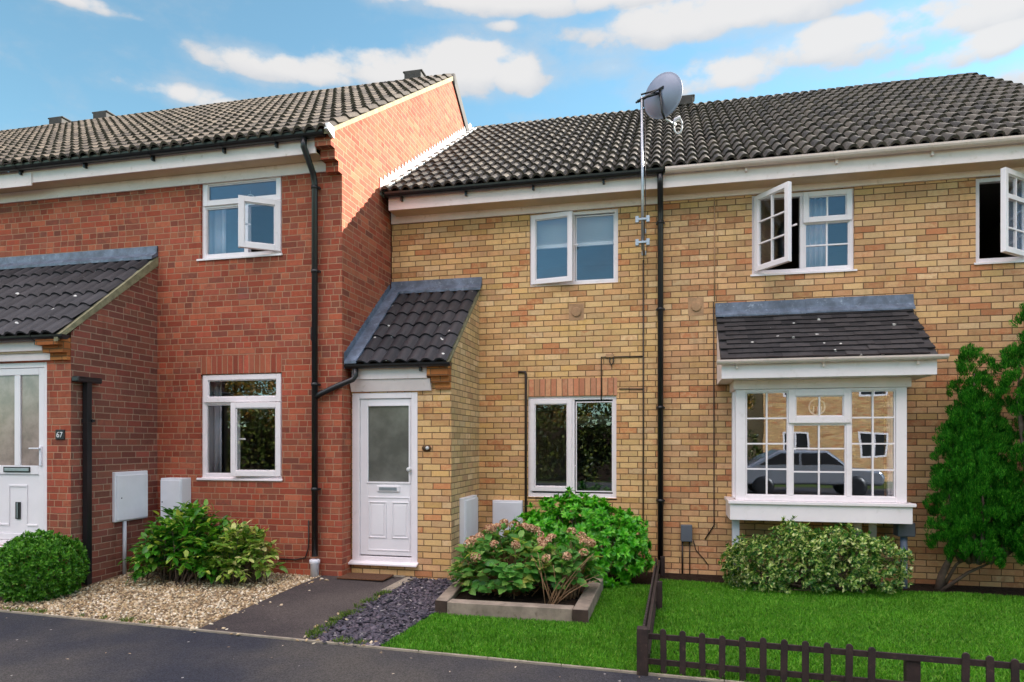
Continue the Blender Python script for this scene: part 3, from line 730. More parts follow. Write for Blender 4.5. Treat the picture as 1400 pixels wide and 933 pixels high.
# ================================================================ yellow terrace: middle house and right house
PITCH2 = .632; cos2 = 1/math.sqrt(1+PITCH2**2); sin2 = PITCH2*cos2
YW = 8.9; XM = -.10; XR = 4.87; YR = 13.2; ZR = 7.88; ZE = 4.99; YB = 17.5
def terrace_body(root, x0, x1, holes, mat):
    wb = MB(); wall_front(wb, x0, x1, -.1, 4.95, YW, holes)
    wb.add([(x0,YB,-.1),(x0,YB,ZE),(x1,YB,ZE),(x1,YB,-.1)], [(0,1,2,3)])
    wb.add([(x1,y,z) for y,z in gable_poly(YW,YB,ZE,YR,ZR)], [(0,1,2,3,4)])
    wb.build('wall', M[mat], root)
def terrace_roof(root, x0, n):
    tile_field('roof', root, (x0, 8.52, 4.995), (1,0,0), (0,cos2,sin2), n, 16, .148, .348, .062, .034, M['roof_r'])
    x1 = x0+n*.148
    MB().add([(x0,8.54,4.995),(x1,8.54,4.995),(x1,YR,ZR+.06),(x0,YR,ZR+.06),(x0,YB+.3,ZE),(x1,YB+.3,ZE)], [(0,1,2,3),(3,2,5,4)]).build('roof_underlay', M['ridge'], root)
    rd = MB(); x = x0
    while x < x1-.05:
        L = min(.45, x1-x); rd.lathe([(.001,0),(.12,0),(.126,.02),(.11,.03),(.11,L-.005),(.001,L-.005)], (x, YR, ZR+.01), (1,0,0), 14); x += .45
    rd.build('ridge_tiles', M['ridge'], root)

H2 = thing('yellow_brick_house', 'yellow brick house with white door porch between red house and dish pole', 'house', (-1.9, YW, 0))
mu = (-1.814, -.644, 3.735, 4.705); mlw = (-1.838, -.665, .935, 2.27)
terrace_body(H2, GX+.02, XM, [mu, mlw], 'yel')
terrace_roof(H2, GX+.015, 25)
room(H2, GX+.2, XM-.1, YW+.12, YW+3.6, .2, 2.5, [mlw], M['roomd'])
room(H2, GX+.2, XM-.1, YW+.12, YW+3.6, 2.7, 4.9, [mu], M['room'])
MB().box(GX+.1, XM, 8.60, 8.624, 4.80, 4.975).build('fascia', M['board'], H2)
MB().box(GX+.1, XM, 8.625, YW-.028, 4.80, 4.815).build('soffit', M['cream'], H2)
MB().box(GX+.02, XM, YW-.03, YW-.001, 4.705, 4.90).build('frieze_board', M['board'], H2)
gutter(H2, GX+.1, XM+.03, 8.53, 5.005, M['black'], brackets=[-3.5,-2.6,-1.7,-.8])
# flashing where the roof meets the sunlit red gable: lead apron with stepped top
fl = MB(); n = 34
for i in range(n):
    y0 = 8.53 + i*(4.35/n); y1 = y0 + 4.35/n - .004; zz = 5.03 + (y0-8.53)*PITCH2
    fl.box(GX+.003, GX+.012, y0, y1+.004, zz-.03, zz+.20)
fl.prism_x([(8.50,5.055),(8.50,5.085),(12.95,5.085+4.45*PITCH2),(12.95,5.055+4.45*PITCH2)], GX+.013, GX+.12)
fl.build('flashing', M['leadw'], H2)
vv = MB(); vv.box(-1.845,-.655,YW-.003,YW,2.272,2.50); vv.build('lintel', M['soldier'], H2, swap=(2.265,0))
# upstairs window
a, b, c, d = mu; wy = YW + .03
w = MB().frame(a, b, c, d, wy, wy+.07, .048); w.box(-1.262, -1.208, wy+.001, wy+.069, c+.048, d-.048)
W = w.build('window', M['upvc'], H2, bevel=.003)
sash(W, a+.02, -1.222, c+.028, d-.025, wy-.03, .06, .055, Mx=rot_about(a+.025, wy-.02, R(-9)), handle=(-1.27, 4.25))
fixed(W, -1.19, b-.06, c+.06, d-.075, wy+.02)
sill(W, a-.008, b+.008, wy, c, .02)
# ground floor window
a, b, c, d = mlw
w = MB().frame(a, b, c, d, wy, wy+.07, .05); w.box(-1.275, -1.215, wy+.001, wy+.069, c+.05, d-.05)
W = w.build('window', M['upvc'], H2, bevel=.003)
sash(W, a+.03, -1.25, c+.075, d-.04, wy-.02, .06, .03, handle=(-1.29, 1.35))
fixed(W, -1.19, b-.06, c+.085, d-.085, wy+.02)
sill(W, a-.008, b+.008, wy, c, .03)
for (x0, x1, lb) in [(-1.76,-1.27,'white venetian blind behind the ajar upper casement'), (-1.20,-.70,'white venetian blind behind the fixed upper pane')]:
    bl = MB(); z = 4.68
    while z > 4.33: bl.add([(x0,YW+.165,z),(x1,YW+.165,z),(x1,YW+.195,z-.022),(x0,YW+.195,z-.022),(x0,YW+.165,z-.002),(x1,YW+.165,z-.002),(x1,YW+.195,z-.024),(x0,YW+.195,z-.024)], [(0,1,2,3),(7,6,5,4),(0,4,5,1),(1,5,6,2),(2,6,7,3),(3,7,4,0)]); z -= .021
    bl.box(x0, x1, YW+.16, YW+.20, 4.28, 4.325)
    tag(bl.build('venetian_blind', M['blind'], None, (x0, YW+.18, 4.28)), lb, 'blind', 'blinds in the upper window')
for (x, root, z) in [(-1.187, H2, 3.371)]:
    v = MB(); v.lathe([(.001,0),(.062,0),(.062,.012),(.055,.014),(.001,.016)], (x, YW-.004, z), (0,-1,0), 20); v.box(x-.1, x+.1, YW-.003, YW, z-.11, z+.11); v.build('wall_vent', M['vent'], root)
# seen through the ground floor glass: inner door and a pale wall shelf at the back of the room
idr = MB().frame(-2.55, -1.75, .2, 2.3, YW+3.50, YW+3.59, .07).build('inner_door_frame', M['white'], H2)
MB().box(-2.479, -1.821, YW+3.53, YW+3.57, .21, 2.22).build('inner_door', M['curtain'], idr)
MB().box(-1.45, -.9, YW+1.9, YW+2.2, 1.95, 2.08).build('wall_shelf', M['white'], H2)
MB().box(-1.25, -.35, YW+1.6, YW+2.3, .2, 1.05).build('cupboard', M['sleeper'], H2)
# pipes and cables on the middle wall
downpipe(H2, [(-.106,8.53,4.95),(-.106,8.56,4.84),(-.106,8.80,4.66),(-.106,8.835,4.55),(-.106,8.835,.0)], .037, [(-.106,8.835,4.45),(-.106,8.835,3.35),(-.106,8.835,2.1),(-.106,8.835,.92)])
MB().tube([(-1.965,8.885,2.60),(-1.87,8.885,2.60),(-1.862,8.885,2.57),(-1.862,8.885,.5)], .017, 8).build('waste_pipe', M['cable'], H2)
MB().tube([(-.322,8.885,4.0),(-.322,8.885,2.0),(-.325,8.885,.02)], .0105, 6).build('cable', M['cable'], H2)
MB().tube([(-.33,8.89,2.765),(-.86,8.89,2.77),(-.86,8.89,2.2)], .008, 6).build('cable', M['cable'], H2)
MB().tube([(-.70,8.885,2.765),(-.705,8.88,2.69),(-.73,8.88,2.66),(-.75,8.88,2.70),(-.75,8.885,2.765)], .008, 6).build('cable', M['cable'], H2)
MB().box(-.80,-.70,8.872,8.8995,2.76,2.81).build('junction_cover', M['vent'], H2, bevel=.006)
MB().tube([(-.33,8.89,2.345),(-.63,8.89,2.352)], .007, 6).build('cable', M['cable'], H2)

# ---- porch of the middle house
QX = -2.51; QF = 7.68
door_m = (-3.778, -2.932, .205, 2.26)
qw = MB(); wall_front(qw, GX+.01, QX, -.05, 2.50, QF, [door_m]); qw.build('porch_wall', M['yel'], H2)
qs = MB(); qs.add([(QX,QF,-.05),(QX,YW,-.05),(QX,YW,3.72),(QX,QF,2.63)], [(0,1,2,3)]); qs.build('porch_side_wall', M['yelporch'], H2)
cb = MB()
for (y, z0, z1, x0) in [(7.64, 2.29, 2.365, -2.70), (7.60, 2.366, 2.44, -2.735), (7.55, 2.441, 2.56, -2.77)]: cb.box(x0, QX-.004, y, QF-.002, z0, z1)
cb.build('corbel', M['corbel'], H2)
qp = (3.72-2.58)/(YW-7.53); cq = 1/math.sqrt(1+qp*qp); sq = qp*cq
tile_field('porch_roof', H2, (QX+.0-7*.165, 7.51, 2.585), (1,0,0), (0,cq,sq), 7, 6, .165, .285, .04, .022, M['roof_p'])
MB().add([(GX+.01,7.53,2.57),(QX,7.53,2.57),(QX,YW,3.71),(GX+.01,YW,3.71)], [(0,1,2,3)]).build('roof_underlay', M['ridge'], H2)
MB().prism_x([(7.53,2.535),(7.53,2.58),(YW-.001,3.735),(YW-.001,3.66)], QX-.03, QX+.008).build('verge', M['mortar'], H2)
MB().prism_x([(YW-.003,3.90),(YW-.02,3.90),(YW-.03,3.81),(YW-.10,3.745),(YW-.10,3.71),(YW-.003,3.78)], GX+.02, QX+.04).build('flashing', M['lead'], H2)
st = MB(); n = 17
for i in range(n):
    y0 = 7.49 + i*(1.36/n); zz = 2.66 + (y0-7.49)*qp
    st.add([(GX+.004,y0,zz-.12),(GX+.004,y0+1.36/n,zz-.12+qp*1.36/n),(GX+.004,y0+1.36/n,zz+.13),(GX+.004,y0,zz+.075),
            (GX+.014,y0,zz-.12),(GX+.014,y0+1.36/n,zz-.12+qp*1.36/n),(GX+.014,y0+1.36/n,zz+.13),(GX+.014,y0,zz+.075)], [(3,2,1,0),(4,5,6,7),(0,1,5,4),(1,2,6,5),(2,3,7,6),(3,0,4,7)])
st.prism_x([(7.47,2.60),(7.47,2.63),(YW-.03,3.80),(YW-.03,3.77)], GX+.015, GX+.17)
st.build('stepped_flashing', M['lead'], H2)
MB().box(GX+.06,-2.785,7.585,7.61,2.42,2.555).build('porch_fascia', M['board'], H2)
MB().prism_x([(7.645,2.275),(7.60,2.415),(QF-.001,2.415),(QF-.001,2.275)], -3.779, -2.75).build('porch_trim', M['board'], H2)
gutter(H2, GX+.02, -2.47, 7.52, 2.59, M['black'], r=.048, brackets=[-2.85])
MB().tube([(-3.66,7.52,2.54),(-3.66,7.52,2.46),(-3.69,7.50,2.41),(-3.85,7.42,2.33),(-4.04,7.385,2.24),(-4.11,7.38,2.2)], .034, 12).build('branch_pipe', M['black'], H2)
# white front door with half glass
a, b, c, d = door_m; dy = QF - .012
DF = MB(); DF.box(a, a+.095, dy, dy+.10, c, d); DF.box(b-.075, b, dy, dy+.10, c, d); DF.box(a+.095, b-.075, dy, dy+.10, d-.07, d); DF.box(a+.095, b-.075, dy, dy+.10, c, c+.07)
DF = DF.build('door_frame', M['upvc'], H2, bevel=.006, seg=2)
leaf = MB(); x0, x1, z0, z1 = a+.099, b-.079, c+.085, d-.074
gx0, gx1, gz0, gz1 = x0+.105, x1-.02, 1.18, 2.10
leaf.box(x0, gx0, dy+.02, dy+.065, z0, z1); leaf.box(gx1, x1, dy+.02, dy+.065, z0, z1); leaf.box(gx0, gx1, dy+.02, dy+.065, gz1, z1); leaf.box(gx0, gx1, dy+.02, dy+.065, z0, gz0)
D = leaf.build('door', M['doorw'], H2, bevel=.005, seg=2)
MB().box(gx0+.001, gx1-.001, dy+.034, dy+.046, gz0+.001, gz1-.001).build('glass_panel', M['frost'], D)
MB().frame(gx0-.02, gx1+.006, gz0-.02, gz1+.02, dy+.01, dy+.0195, .022).build('moulding', M['doorw'], D, bevel=.003)
MB().frame(gx0-.005, gx1-.0, c+.14, 1.0, dy+.012, dy+.0195, .016).build('moulding', M['doorw'], D, bevel=.003)
for p0, p1 in [(gx0+.01, gx0+.24), (gx1-.235, gx1-.015)]:
    MB().frame(p0, p1, .50, .94, dy+.008, dy+.0195, .014).build('moulding', M['doorw'], D, bevel=.004)
    MB().box(p0+.035, p1-.035, dy+.012, dy+.0195, .535, .905).build('door_panel', M['doorw'], D, bevel=.005)
MB().box(gx0+.12, gx0+.41, dy+.0, dy+.0195, 1.062, 1.135).build('letterbox', M['doorw'], D, bevel=.006)
MB().box(gx0+.15, gx0+.38, dy-.005, dy-.001, 1.078, 1.118).build('letterbox_flap', M['steel'], D, bevel=.002)
kb = MB(); kb.lathe([(.001,0),(.022,0),(.022,.006),(.011,.012),(.011,.03),(.026,.04),(.028,.055),(.018,.066),(.001,.067)], (gx1-.0, dy+.02, 1.335), (0,-1,0), 16); kb.build('door_knob', M['lnb'], D)
MB().prism_x([(dy+.02,c-.001),(dy-.06,c-.03),(dy-.06,c-.008),(dy+.02,c+.02)], a-.03, b+.01).build('door_sill', M['upvc'], H2, bevel=.003)

# ---- right house
H3 = thing('buff_brick_house', 'buff brick house with white bay window and open casements upstairs', 'house', (2.2, YW, 0))
ru = (1.003, 2.172, 3.745, 4.73); ru2 = (3.467, 4.62, 3.745, 4.73); bay = (.80, 2.53, .98, 2.28)
terrace_body(H3, XM, XR, [ru, ru2, bay], 'yel2')
terrace_roof(H3, GX+.015+25*.148, 58-23)
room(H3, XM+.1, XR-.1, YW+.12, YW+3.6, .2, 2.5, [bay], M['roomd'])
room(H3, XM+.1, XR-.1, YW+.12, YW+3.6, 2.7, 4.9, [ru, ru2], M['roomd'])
MB().box(XM+.003, XR, 8.598, 8.622, 4.80, 4.985).build('fascia', M['board'], H3)
MB().box(XM+.003, XR, 8.623, YW-.028, 4.80, 4.815).build('soffit', M['cream'], H3)
MB().box(XM+.002, XR, YW-.032, YW-.001, 4.732, 4.90).build('frieze_board', M['board'], H3)
gutter(H3, XM+.06, XR+.05, 8.53, 5.01, M['gutw'], r=.06, brackets=[.9,1.9,2.9,3.9])
MB().tube([(.556,8.888,4.72),(.556,8.888,3.44)], .008, 6).build('cable', M['vent'], H3)
v = MB(); v.lathe([(.001,0),(.06,0),(.06,.01),(.05,.012),(.001,.013)], (.335, YW-.004, 3.374), (0,-1,0), 20); v.box(.235,.425, YW-.003, YW, 3.26, 3.49); v.build('wall_vent', M['vent'], H3)
for rdx in (-.29, .27):
    MB().prism_y([(rdx-.17, ZR+.08), (rdx+.17, ZR+.08), (rdx+.17, ZR+.22), (rdx+.2, ZR+.22), (rdx+.2, ZR+.255), (rdx-.2, ZR+.255), (rdx-.2, ZR+.22), (rdx-.17, ZR+.22)], YR-.12, YR+.12).build('ridge_vent', M['ridge'], H3, bevel=.01)
# upstairs windows
wy = YW + .03
a, b, c, d = ru
w = MB().frame(a, b, c, d, wy, wy+.07, .05); w.box(1.565, 1.62, wy+.001, wy+.069, c+.05, d-.05); w.box(1.62, b-.05, wy+.001, wy+.069, 4.335, 4.385)
W = w.build('window', M['upvc'], H3, bevel=.003)
sash(W, a+.03, 1.59, c+.03, d-.02, wy-.03, .06, .055, bars=(2,3), Mx=rot_about(a+.035, wy-.02, R(-54)), gl='glassbay', handle=(1.54, 4.2))
sash(W, 1.60, b-.02, 4.345, d-.012, wy-.022, .06, .03, bars=(2,1))
fixed(W, 1.635, b-.06, c+.06, 4.33, wy+.02, bars=(2,2))
sill(W, a-.02, b+.03, wy, c, .05)
a, b, c, d = ru2
w = MB().frame(a, b, c, d, wy, wy+.07, .05); w.box(4.02, 4.07, wy+.001, wy+.069, c+.05, d-.05)
W = w.build('window', M['upvc'], H3, bevel=.003)
Mx = rot_about(4.0, wy-.02, R(42))
sash(W, a+.03, 4.02, c+.03, d-.02, wy-.03, .06, .055, Mx=Mx, bars=(2,1), gl='glassbay')
g = MB(); g.M = Mx; g.box(a+.09, 3.96, wy-.028, wy+.02, 4.38, 4.43); g.box(a+.09, 3.96, wy-.014, wy+.012, 4.05, 4.068); g.build('glazing_bar', M['upvc'], W)
fixed(W, 4.08, b-.06, c+.06, d-.06, wy+.02, bars=(2,3))
sill(W, a-.02, b+.03, wy, c, .05)
curtain('curtain', 'white curtain behind the small pane upper window above bay', 1.66, 1.93, YW+.24, 3.76, 4.7, M['curtain'], 4)
curtain('curtain', 'pale curtain drawn aside in the dark open corner window', 3.52, 3.58, YW+.24, 3.76, 4.7, M['curtaing'], 2)

# ---- bay window
BF = 8.35; bx0, bx1 = .762, 2.575; bz0, bz1 = .985, 2.275
B = MB()
B.box(bx0, bx0+.11, BF, BF+.07, bz0, bz1); B.box(bx1-.11, bx1, BF, BF+.07, bz0, bz1)
B.box(bx0+.11, bx1-.11, BF, BF+.07, bz1-.03, bz1); B.box(bx0+.11, bx1-.11, BF, BF+.07, bz0, bz0+.06)
B.box(1.335, 1.385, BF+.001, BF+.069, bz0+.06, bz1-.03); B.box(1.955, 2.005, BF+.001, BF+.069, bz0+.06, bz1-.03); B.box(1.385, 1.955, BF+.001, BF+.069, 1.865, 1.915)
B.box(bx0, bx0+.05, BF+.071, YW-.002, bz1-.05, bz1); B.box(bx1-.05, bx1, BF+.071, YW-.002, bz1-.05, bz1)
B.box(bx0, bx0+.05, BF+.071, YW-.002, bz0, bz0+.05); B.box(bx1-.05, bx1, BF+.071, YW-.002, bz0, bz0+.05)
B.box(bx0, bx0+.05, YW-.06, YW-.002, bz0+.05, bz1-.05); B.box(bx1-.05, bx1, YW-.06, YW-.002, bz0+.05, bz1-.05)
B = B.build('bay_window', M['upvc'], H3, bevel=.003)
fixed(B, bx0+.125, 1.325, bz0+.07, bz1-.042, BF+.02, bars=(2,4), gl='glassbay')
fixed(B, 2.015, bx1-.125, bz0+.07, bz1-.042, BF+.02, bars=(2,4), gl='glassbay')
fixed(B, 1.398, 1.942, bz0+.07, 1.855, BF+.02, bars=(2,3), gl='glassbay')
sash(B, 1.34, 2.0, 1.88, bz1-.008, BF-.022, .075, .03, bars=(2,1), gl='glassbay')
# side casements standing ajar
def side(x, ya, yb_, ang, hx, hy):
    mb = MB(); mb.M = rot_about(hx, hy, ang)
    w = .05; y0, y1 = ya, yb_; z0, z1 = bz0+.02, bz1-.02
    for (p, q, r_, s_) in [(y0,y0+w,z0,z1),(y1-w,y1,z0,z1),(y0+w,y1-w,z0,z0+w),(y0+w,y1-w,z1-w,z1)]: mb.box(x, x+.05, p, q, r_, s_)
    for j in range(1, 4):
        z = z0+w+(z1-z0-2*w)*j/4; mb.box(x+.014, x+.036, y0+w, y1-w, z-.009, z+.009)
    mb.build('sash', M['upvc'], B, bevel=.003)
    p = MB(); p.M = mb.M; p.box(x+.02, x+.03, y0+w+.001, y1-w-.001, z0+w+.001, z1-w-.001); p.build('pane', M['glass'], B)
side(bx0-.03, BF+.09, YW-.05, R(-11), bx0, BF+.09)
side(bx1-.02, BF+.09, YW-.05, R(-13), bx1, YW-.05)
MB().box(bx0-.09, bx1+.075, BF-.075, YW-.003, bz0-.04, bz0-.002).build('bay_sill', M['upvc'], H3, bevel=.005)
MB().box(bx0-.07, bx1+.045, BF-.045, YW-.004, .755, bz0-.042).build('bay_apron', M['upvc'], H3, bevel=.004)
MB().box(bx0-.03, bx0+.05, BF+.1, BF+.18, -.05, .754).build('bay_post', M['conduit'], H3)
br = MB(); br.tube([(2.28,BF+.2,.74),(2.36,YW-.05,.42)], .045, 4, True); br.tube([(2.12,BF+.2,.74),(2.2,YW-.05,.42)], .045, 4, True); br.build('bay_bracket', M['board'], H3)
# bay roof
rx0, rx1 = .575, 2.79; rp = (3.25-2.60)/(YW-8.07); cr = 1/math.sqrt(1+rp*rp); sr = rp*cr; ln = (YW-8.07)/cr
tile_field('bay_roof', H3, (rx0, 8.06, 2.60), (1,0,0), (0,cr,sr), 13, 10, (rx1-rx0)/13.5, ln/10, 0, .016, M['roof_b'], stagger=True, jit=.0022)
MB().prism_x([(8.07,2.55),(8.07,2.596),(YW-.002,3.246),(YW-.002,3.20)], rx0, rx1).build('roof_underlay', M['roof_b'], H3)
fa = MB()
fa.prism_x([(YW-.003,3.405),(YW-.02,3.405),(YW-.03,3.30),(YW-.085,3.245),(YW-.085,3.215),(YW-.003,3.27)], rx0-.01, 1.66)
fa.prism_x([(YW-.004,3.41),(YW-.024,3.41),(YW-.034,3.30),(YW-.09,3.247),(YW-.09,3.217),(YW-.004,3.27)], 1.62, rx1+.02)
fa.build('flashing', M['lead'], H3, bevel=.004)
MB().box(rx0+.01, rx1-.0, 8.10, 8.124, 2.385, 2.55).build('bay_fascia', M['upvc'], H3, bevel=.002)
for x in (rx0+.01, rx1-.024): MB().prism_x([(8.125,2.385),(8.125,2.55),(YW-.004,3.17),(YW-.004,2.385)], x, x+.024).build('bay_cheek', M['board'], H3)
MB().box(rx0+.035, rx1-.025, 8.125, YW-.004, 2.385, 2.398).build('bay_soffit', M['board'], H3)
MB().box(bx0-.025, bx1+.04, BF-.02, YW-.005, bz1+.002, 2.384).build('bay_head_board', M['board'], H3, bevel=.002)
gutter(H3, rx0-.04, rx1+.075, 8.045, 2.59, M['gutw'], r=.05, brackets=[.75, 1.66, 2.6])
flower_ring('suncatcher', 'oval suncatcher hanging in the bay window top light', 1.67, BF+.13, 2.07, .085)
MB().tube([(.545,8.888,3.42),(.548,8.888,2.4),(.55,8.888,.62),(.44,8.888,.44)], .008, 6).build('cable', M['cable'], H3)
# grey waste pipe under the bay
wp = MB(); wp.tube([(2.62,8.6,.62),(2.62,8.6,-.02)], .038, 12); wp.build('soil_pipe', M['pipegrey'], H3)
MB().box(2.53, 2.71, 8.5, 8.68, .59, .75).build('pipe_hopper', M['util'], H3, bevel=.008)

# ================================================================ unseen house added beyond the right gable to shade the lawn
H4 = thing('added_shading_house', 'unseen brick house added beyond the right hand gable to shade the lawn', 'house', (9, 10, 0))
nb = MB(); nb.prism_x([(9.95,-.1),(18,-.1),(18,4.6),(14.0,7.1),(9.95,4.6)], XR+.05, 16); nb.build('wall', M['yel2'], H4)
MB().prism_x([(9.7,4.5),(14.0,7.18),(18.3,4.5),(18.3,4.6),(14.0,7.3),(9.7,4.6)], XR+.05, 16.1).build('roof', M['ridge'], H4)

# ================================================================ small things on the walls
def simple_box(name, label, cat, x0, x1, y0, y1, z0, z1, mat, seam=None, bevel=.008, group=None, lock=None):
    root = thing(name, label, cat, ((x0+x1)/2, (y0+y1)/2, z0), group)
    MB().box(x0, x1, y0, y1, z0, z1).build('case', M[mat], root, bevel=bevel, seg=2)
    return root
r = simple_box('meter_box', 'white meter cupboard on a conduit leg on the porch side wall', 'meter box', PX+.001, PX+.045, 6.72, 7.235, .72, 1.31, 'meter', group='white meter boxes')
MB().box(PX+.046, PX+.062, 6.735, 7.22, .735, 1.27).build('door', M['meter'], r, bevel=.005)
MB().lathe([(.001,0),(.008,0),(.008,.004),(.001,.005)], (PX+.062, 6.80, 1.0), (1,0,0), 10).build('lock', M['util'], r)
MB().tube([(PX+.03,6.88,.72),(PX+.03,6.88,.07)], .022, 10).build('conduit', M['conduit'], r)
r = simple_box('meter_box', 'deep white meter cupboard behind the leafy laurel bush', 'meter box', -6.17, -5.87, 7.27, LW-.001, .60, 1.215, 'meter', group='white meter boxes')
MB().box(-6.16, -5.88, 7.252, 7.269, .63, 1.19).build('door', M['meter'], r, bevel=.005)
MB().lathe([(.001,0),(.008,0),(.008,.004),(.001,.005)], (-6.13, 7.252, .92), (0,-1,0), 10).build('lock', M['util'], r)
r = simple_box('meter_box', 'narrow white meter cupboard on the yellow porch side wall', 'meter box', QX+.001, QX+.07, 7.99, 8.55, .36, .975, 'meter', group='white meter boxes')
MB().box(QX+.071, QX+.085, 8.0, 8.54, .38, .945).build('door', M['meter'], r, bevel=.005)
r = simple_box('meter_box', 'white meter cupboard behind the bright green rounded shrub', 'meter box', -2.31, -1.90, 8.83, YW-.001, .30, .885, 'meter', group='white meter boxes')
MB().box(-2.30, -1.91, 8.812, 8.829, .32, .86).build('door', M['meter'], r, bevel=.005)
r = simple_box('cable_box', 'small grey utility box on buff wall beside the black downpipe', 'utility box', .145, .285, 8.82, YW-.001, .41, .62, 'util')
for x, rr in ((.165, .012), (.255, .007)): MB().tube([(x,8.87,.41),(x,8.87,.0)], rr, 8).build('conduit', M['cable'], r)
MB().tube([(.30,8.885,.42),(.33,8.885,.30),(.42,8.885,.2),(.48,8.885,.12)], .006, 6).build('wire', M['cable'], r)
# house number plaque
r = thing('house_number', 'small black house number plaque reading 67 beside the left white door', 'house number', (-6.505, PF, 1.69))
MB().box(-6.565, -6.445, PF-.014, PF-.001, 1.69, 1.80).build('plate', M['plaque'], r, bevel=.004)
def number(txt, x, y, z, size, parent):
    cu = bpy.data.curves.new('digits', 'FONT'); cu.body = txt; cu.size = size; cu.extrude = .002; cu.align_x = 'CENTER'
    tmp = bpy.data.objects.new('digits', cu); C.objects.link(tmp); bpy.context.view_layer.update()
    me = bpy.data.meshes.new_from_object(tmp.evaluated_get(bpy.context.evaluated_depsgraph_get())); bpy.data.objects.remove(tmp)
    o = bpy.data.objects.new('digits', me); C.objects.link(o); me.materials.clear(); me.materials.append(M['white']); o.parent = parent
    o.location = Vector((x, y, z)) - Vector(ORG[parent.name]); o.rotation_euler = (R(90), 0, 0); ORG[o.name] = ORG[parent.name]
number('67', -6.505, PF-.0165, 1.715, .085, r)
# door bell plate
r = thing('door_bell', 'small oval bronze bell plate on yellow brick beside white door', 'door bell', (-2.82, QF, 1.55))
b = MB(); b.lathe([(.001,0),(.05,0),(.052,.008),(.04,.014),(.001,.016)], (-2.815, QF-.001, 1.59), (0,-1,0), 20)
for i, p in enumerate(b.v): b.v[i] = (-2.815+(p[0]+2.815)*1.15, p[1], 1.59+(p[2]-1.59)*.8)
b.build('plate', M['brass'], r)
MB().lathe([(.001,0),(.022,0),(.02,.006),(.001,.008)], (-2.805, QF-.0175, 1.592), (0,-1,0), 14).build('button', M['lnb'], r)
# door mat
z = gz(-3.5, 7.5)+.012
m_ = MB(); m_.box(-3.78, -3.20, 7.27, 7.60, z+.008, z+.026); tag(m_.build('door_mat', M['mat'], None, (-3.5,7.43,z), bevel=.006), 'worn brown doormat on the path below the white door', 'doormat')

# satellite dish
r = thing('satellite_dish', 'grey satellite dish on a tall steel pole above the eaves', 'satellite dish', (-.31, 8.44, 4.0))
px, py = -.315, 8.42
MB().tube([(px,py,4.0),(px,py,4.9),(px-.01,py,5.86)], .017, 12).build('mast', M['steel'], r)
for z in (4.09, 4.37):
    k = MB(); k.box(px-.018, px+.018, py+.03, YW-.004, z-.018, z+.018); k.box(px-.03, px+.03, YW-.012, YW-.001, z-.03, z+.03); k.box(px-.06, px+.06, py-.032, py+.03, z-.014, z+.014); k.box(px-.085, px-.045, py-.03, py+.03, z-.04, z+.04); k.box(px+.045, px+.085, py-.03, py+.03, z-.04, z+.04)
    k.build('wall_bracket', M['steel'], r, bevel=.003)
nrm = Vector((.52, .85, .05)).normalized(); cen = Vector((-.12, 8.50, 5.92))
RD = .265
prof = [(.001,.0)] + [(RD*i/10, .085*(i/10)**2) for i in range(1, 11)] + [(RD+.007,.085),(RD+.007,.093),(RD,.093)] + [(RD*i/10, .085*(i/10)**2+.006) for i in range(9, 0, -1)] + [(.001,.006)]
MB().lathe(prof, cen, nrm, 40).build('dish', M['dish'], r)
a_ = MB(); top = Vector((px-.01, py, 5.83))
a_.tube([top+Vector((-.05,0,-.02)), top+Vector((.06,.0,.03)), cen - nrm*.015], .018, 8); a_.tube([cen - nrm*.03 + Vector((.07,0,.05)), cen - nrm*.03 + Vector((-.20,-.0,.0))], .012, 6)
a_.tube([cen - nrm*.03 + Vector((.07,0,.07)), top + Vector((-.07,0,-.03))], .012, 6)
a_.build('dish_mount', M['black'], r)
lo = cen + Vector((.07,.02,-.31))
MB().tube([cen - nrm*.02 + Vector((.02,0,.03)), cen - nrm*.02 + Vector((.05,-.0,-.24)), lo], .015, 8).build('feed_arm', M['black'], r)
ln_ = MB(); lc = lo + Vector((.13,.22,.02)); ln_.tube([lo, lo + nrm*.14, lc], .014, 8)
cl_ = lc + Vector((.03,0,-.02)); ln_.tube([cl_ + Vector((.05*math.cos(t_), 0, .10*math.sin(t_))) for t_ in np.linspace(0, 2*math.pi, 17)], .011, 6)
ln_.tube([cl_+Vector((-.05,0,.03)), cl_+Vector((-.03,0,.08)), cl_+Vector((.03,0,.10))], .026, 8)
ln_.build('feed_horn', M['lnb'], r)
for kx in (.06,): MB().tube([(px+.03,py+.01,5.7),(px+.035,py+.02,4.6),(px+.02,py+.03,4.2),(px,YW-.02,3.98)], .006, 6).build('cable', M['cable'], r)

# ================================================================ raised bed
r = thing('raised_bed', 'raised planting bed edged with weathered timber sleepers on the lawn', 'planter', (-1.46, 7.05, 0))
h_ = .135
MB().box(-2.07, -.862, 6.20, 6.335, -.02, h_).build('sleeper', M['sleeper'], r, bevel=.008)
MB().prism_z([(-2.20,6.24),(-2.073,6.22),(-2.25,7.95),(-2.38,7.95)], -.02, h_+.006).build('sleeper', M['sleeper'], r, bevel=.008)
MB().box(-.859, -.72, 6.195, 7.95, -.02, h_+.003).build('sleeper', M['sleeper'], r, bevel=.008)
MB().box(-.861, -.718, 6.185, 6.1945, -.0, h_-.005).build('sleeper_end', M['sleeperd'], r)
MB().prism_z([(-2.20,6.229),(-2.073,6.209),(-2.073,6.219),(-2.20,6.239)], -.0, h_).build('sleeper_end', M['sleeperd'], r)
sg = MB(); nx, ny = 14, 16
for j in range(ny+1):
    for i in range(nx+1):
        x = -2.2+1.34*i/nx; y = 6.3+1.65*j/ny; sg.v.append((x, y, .07+.03*random.random()))
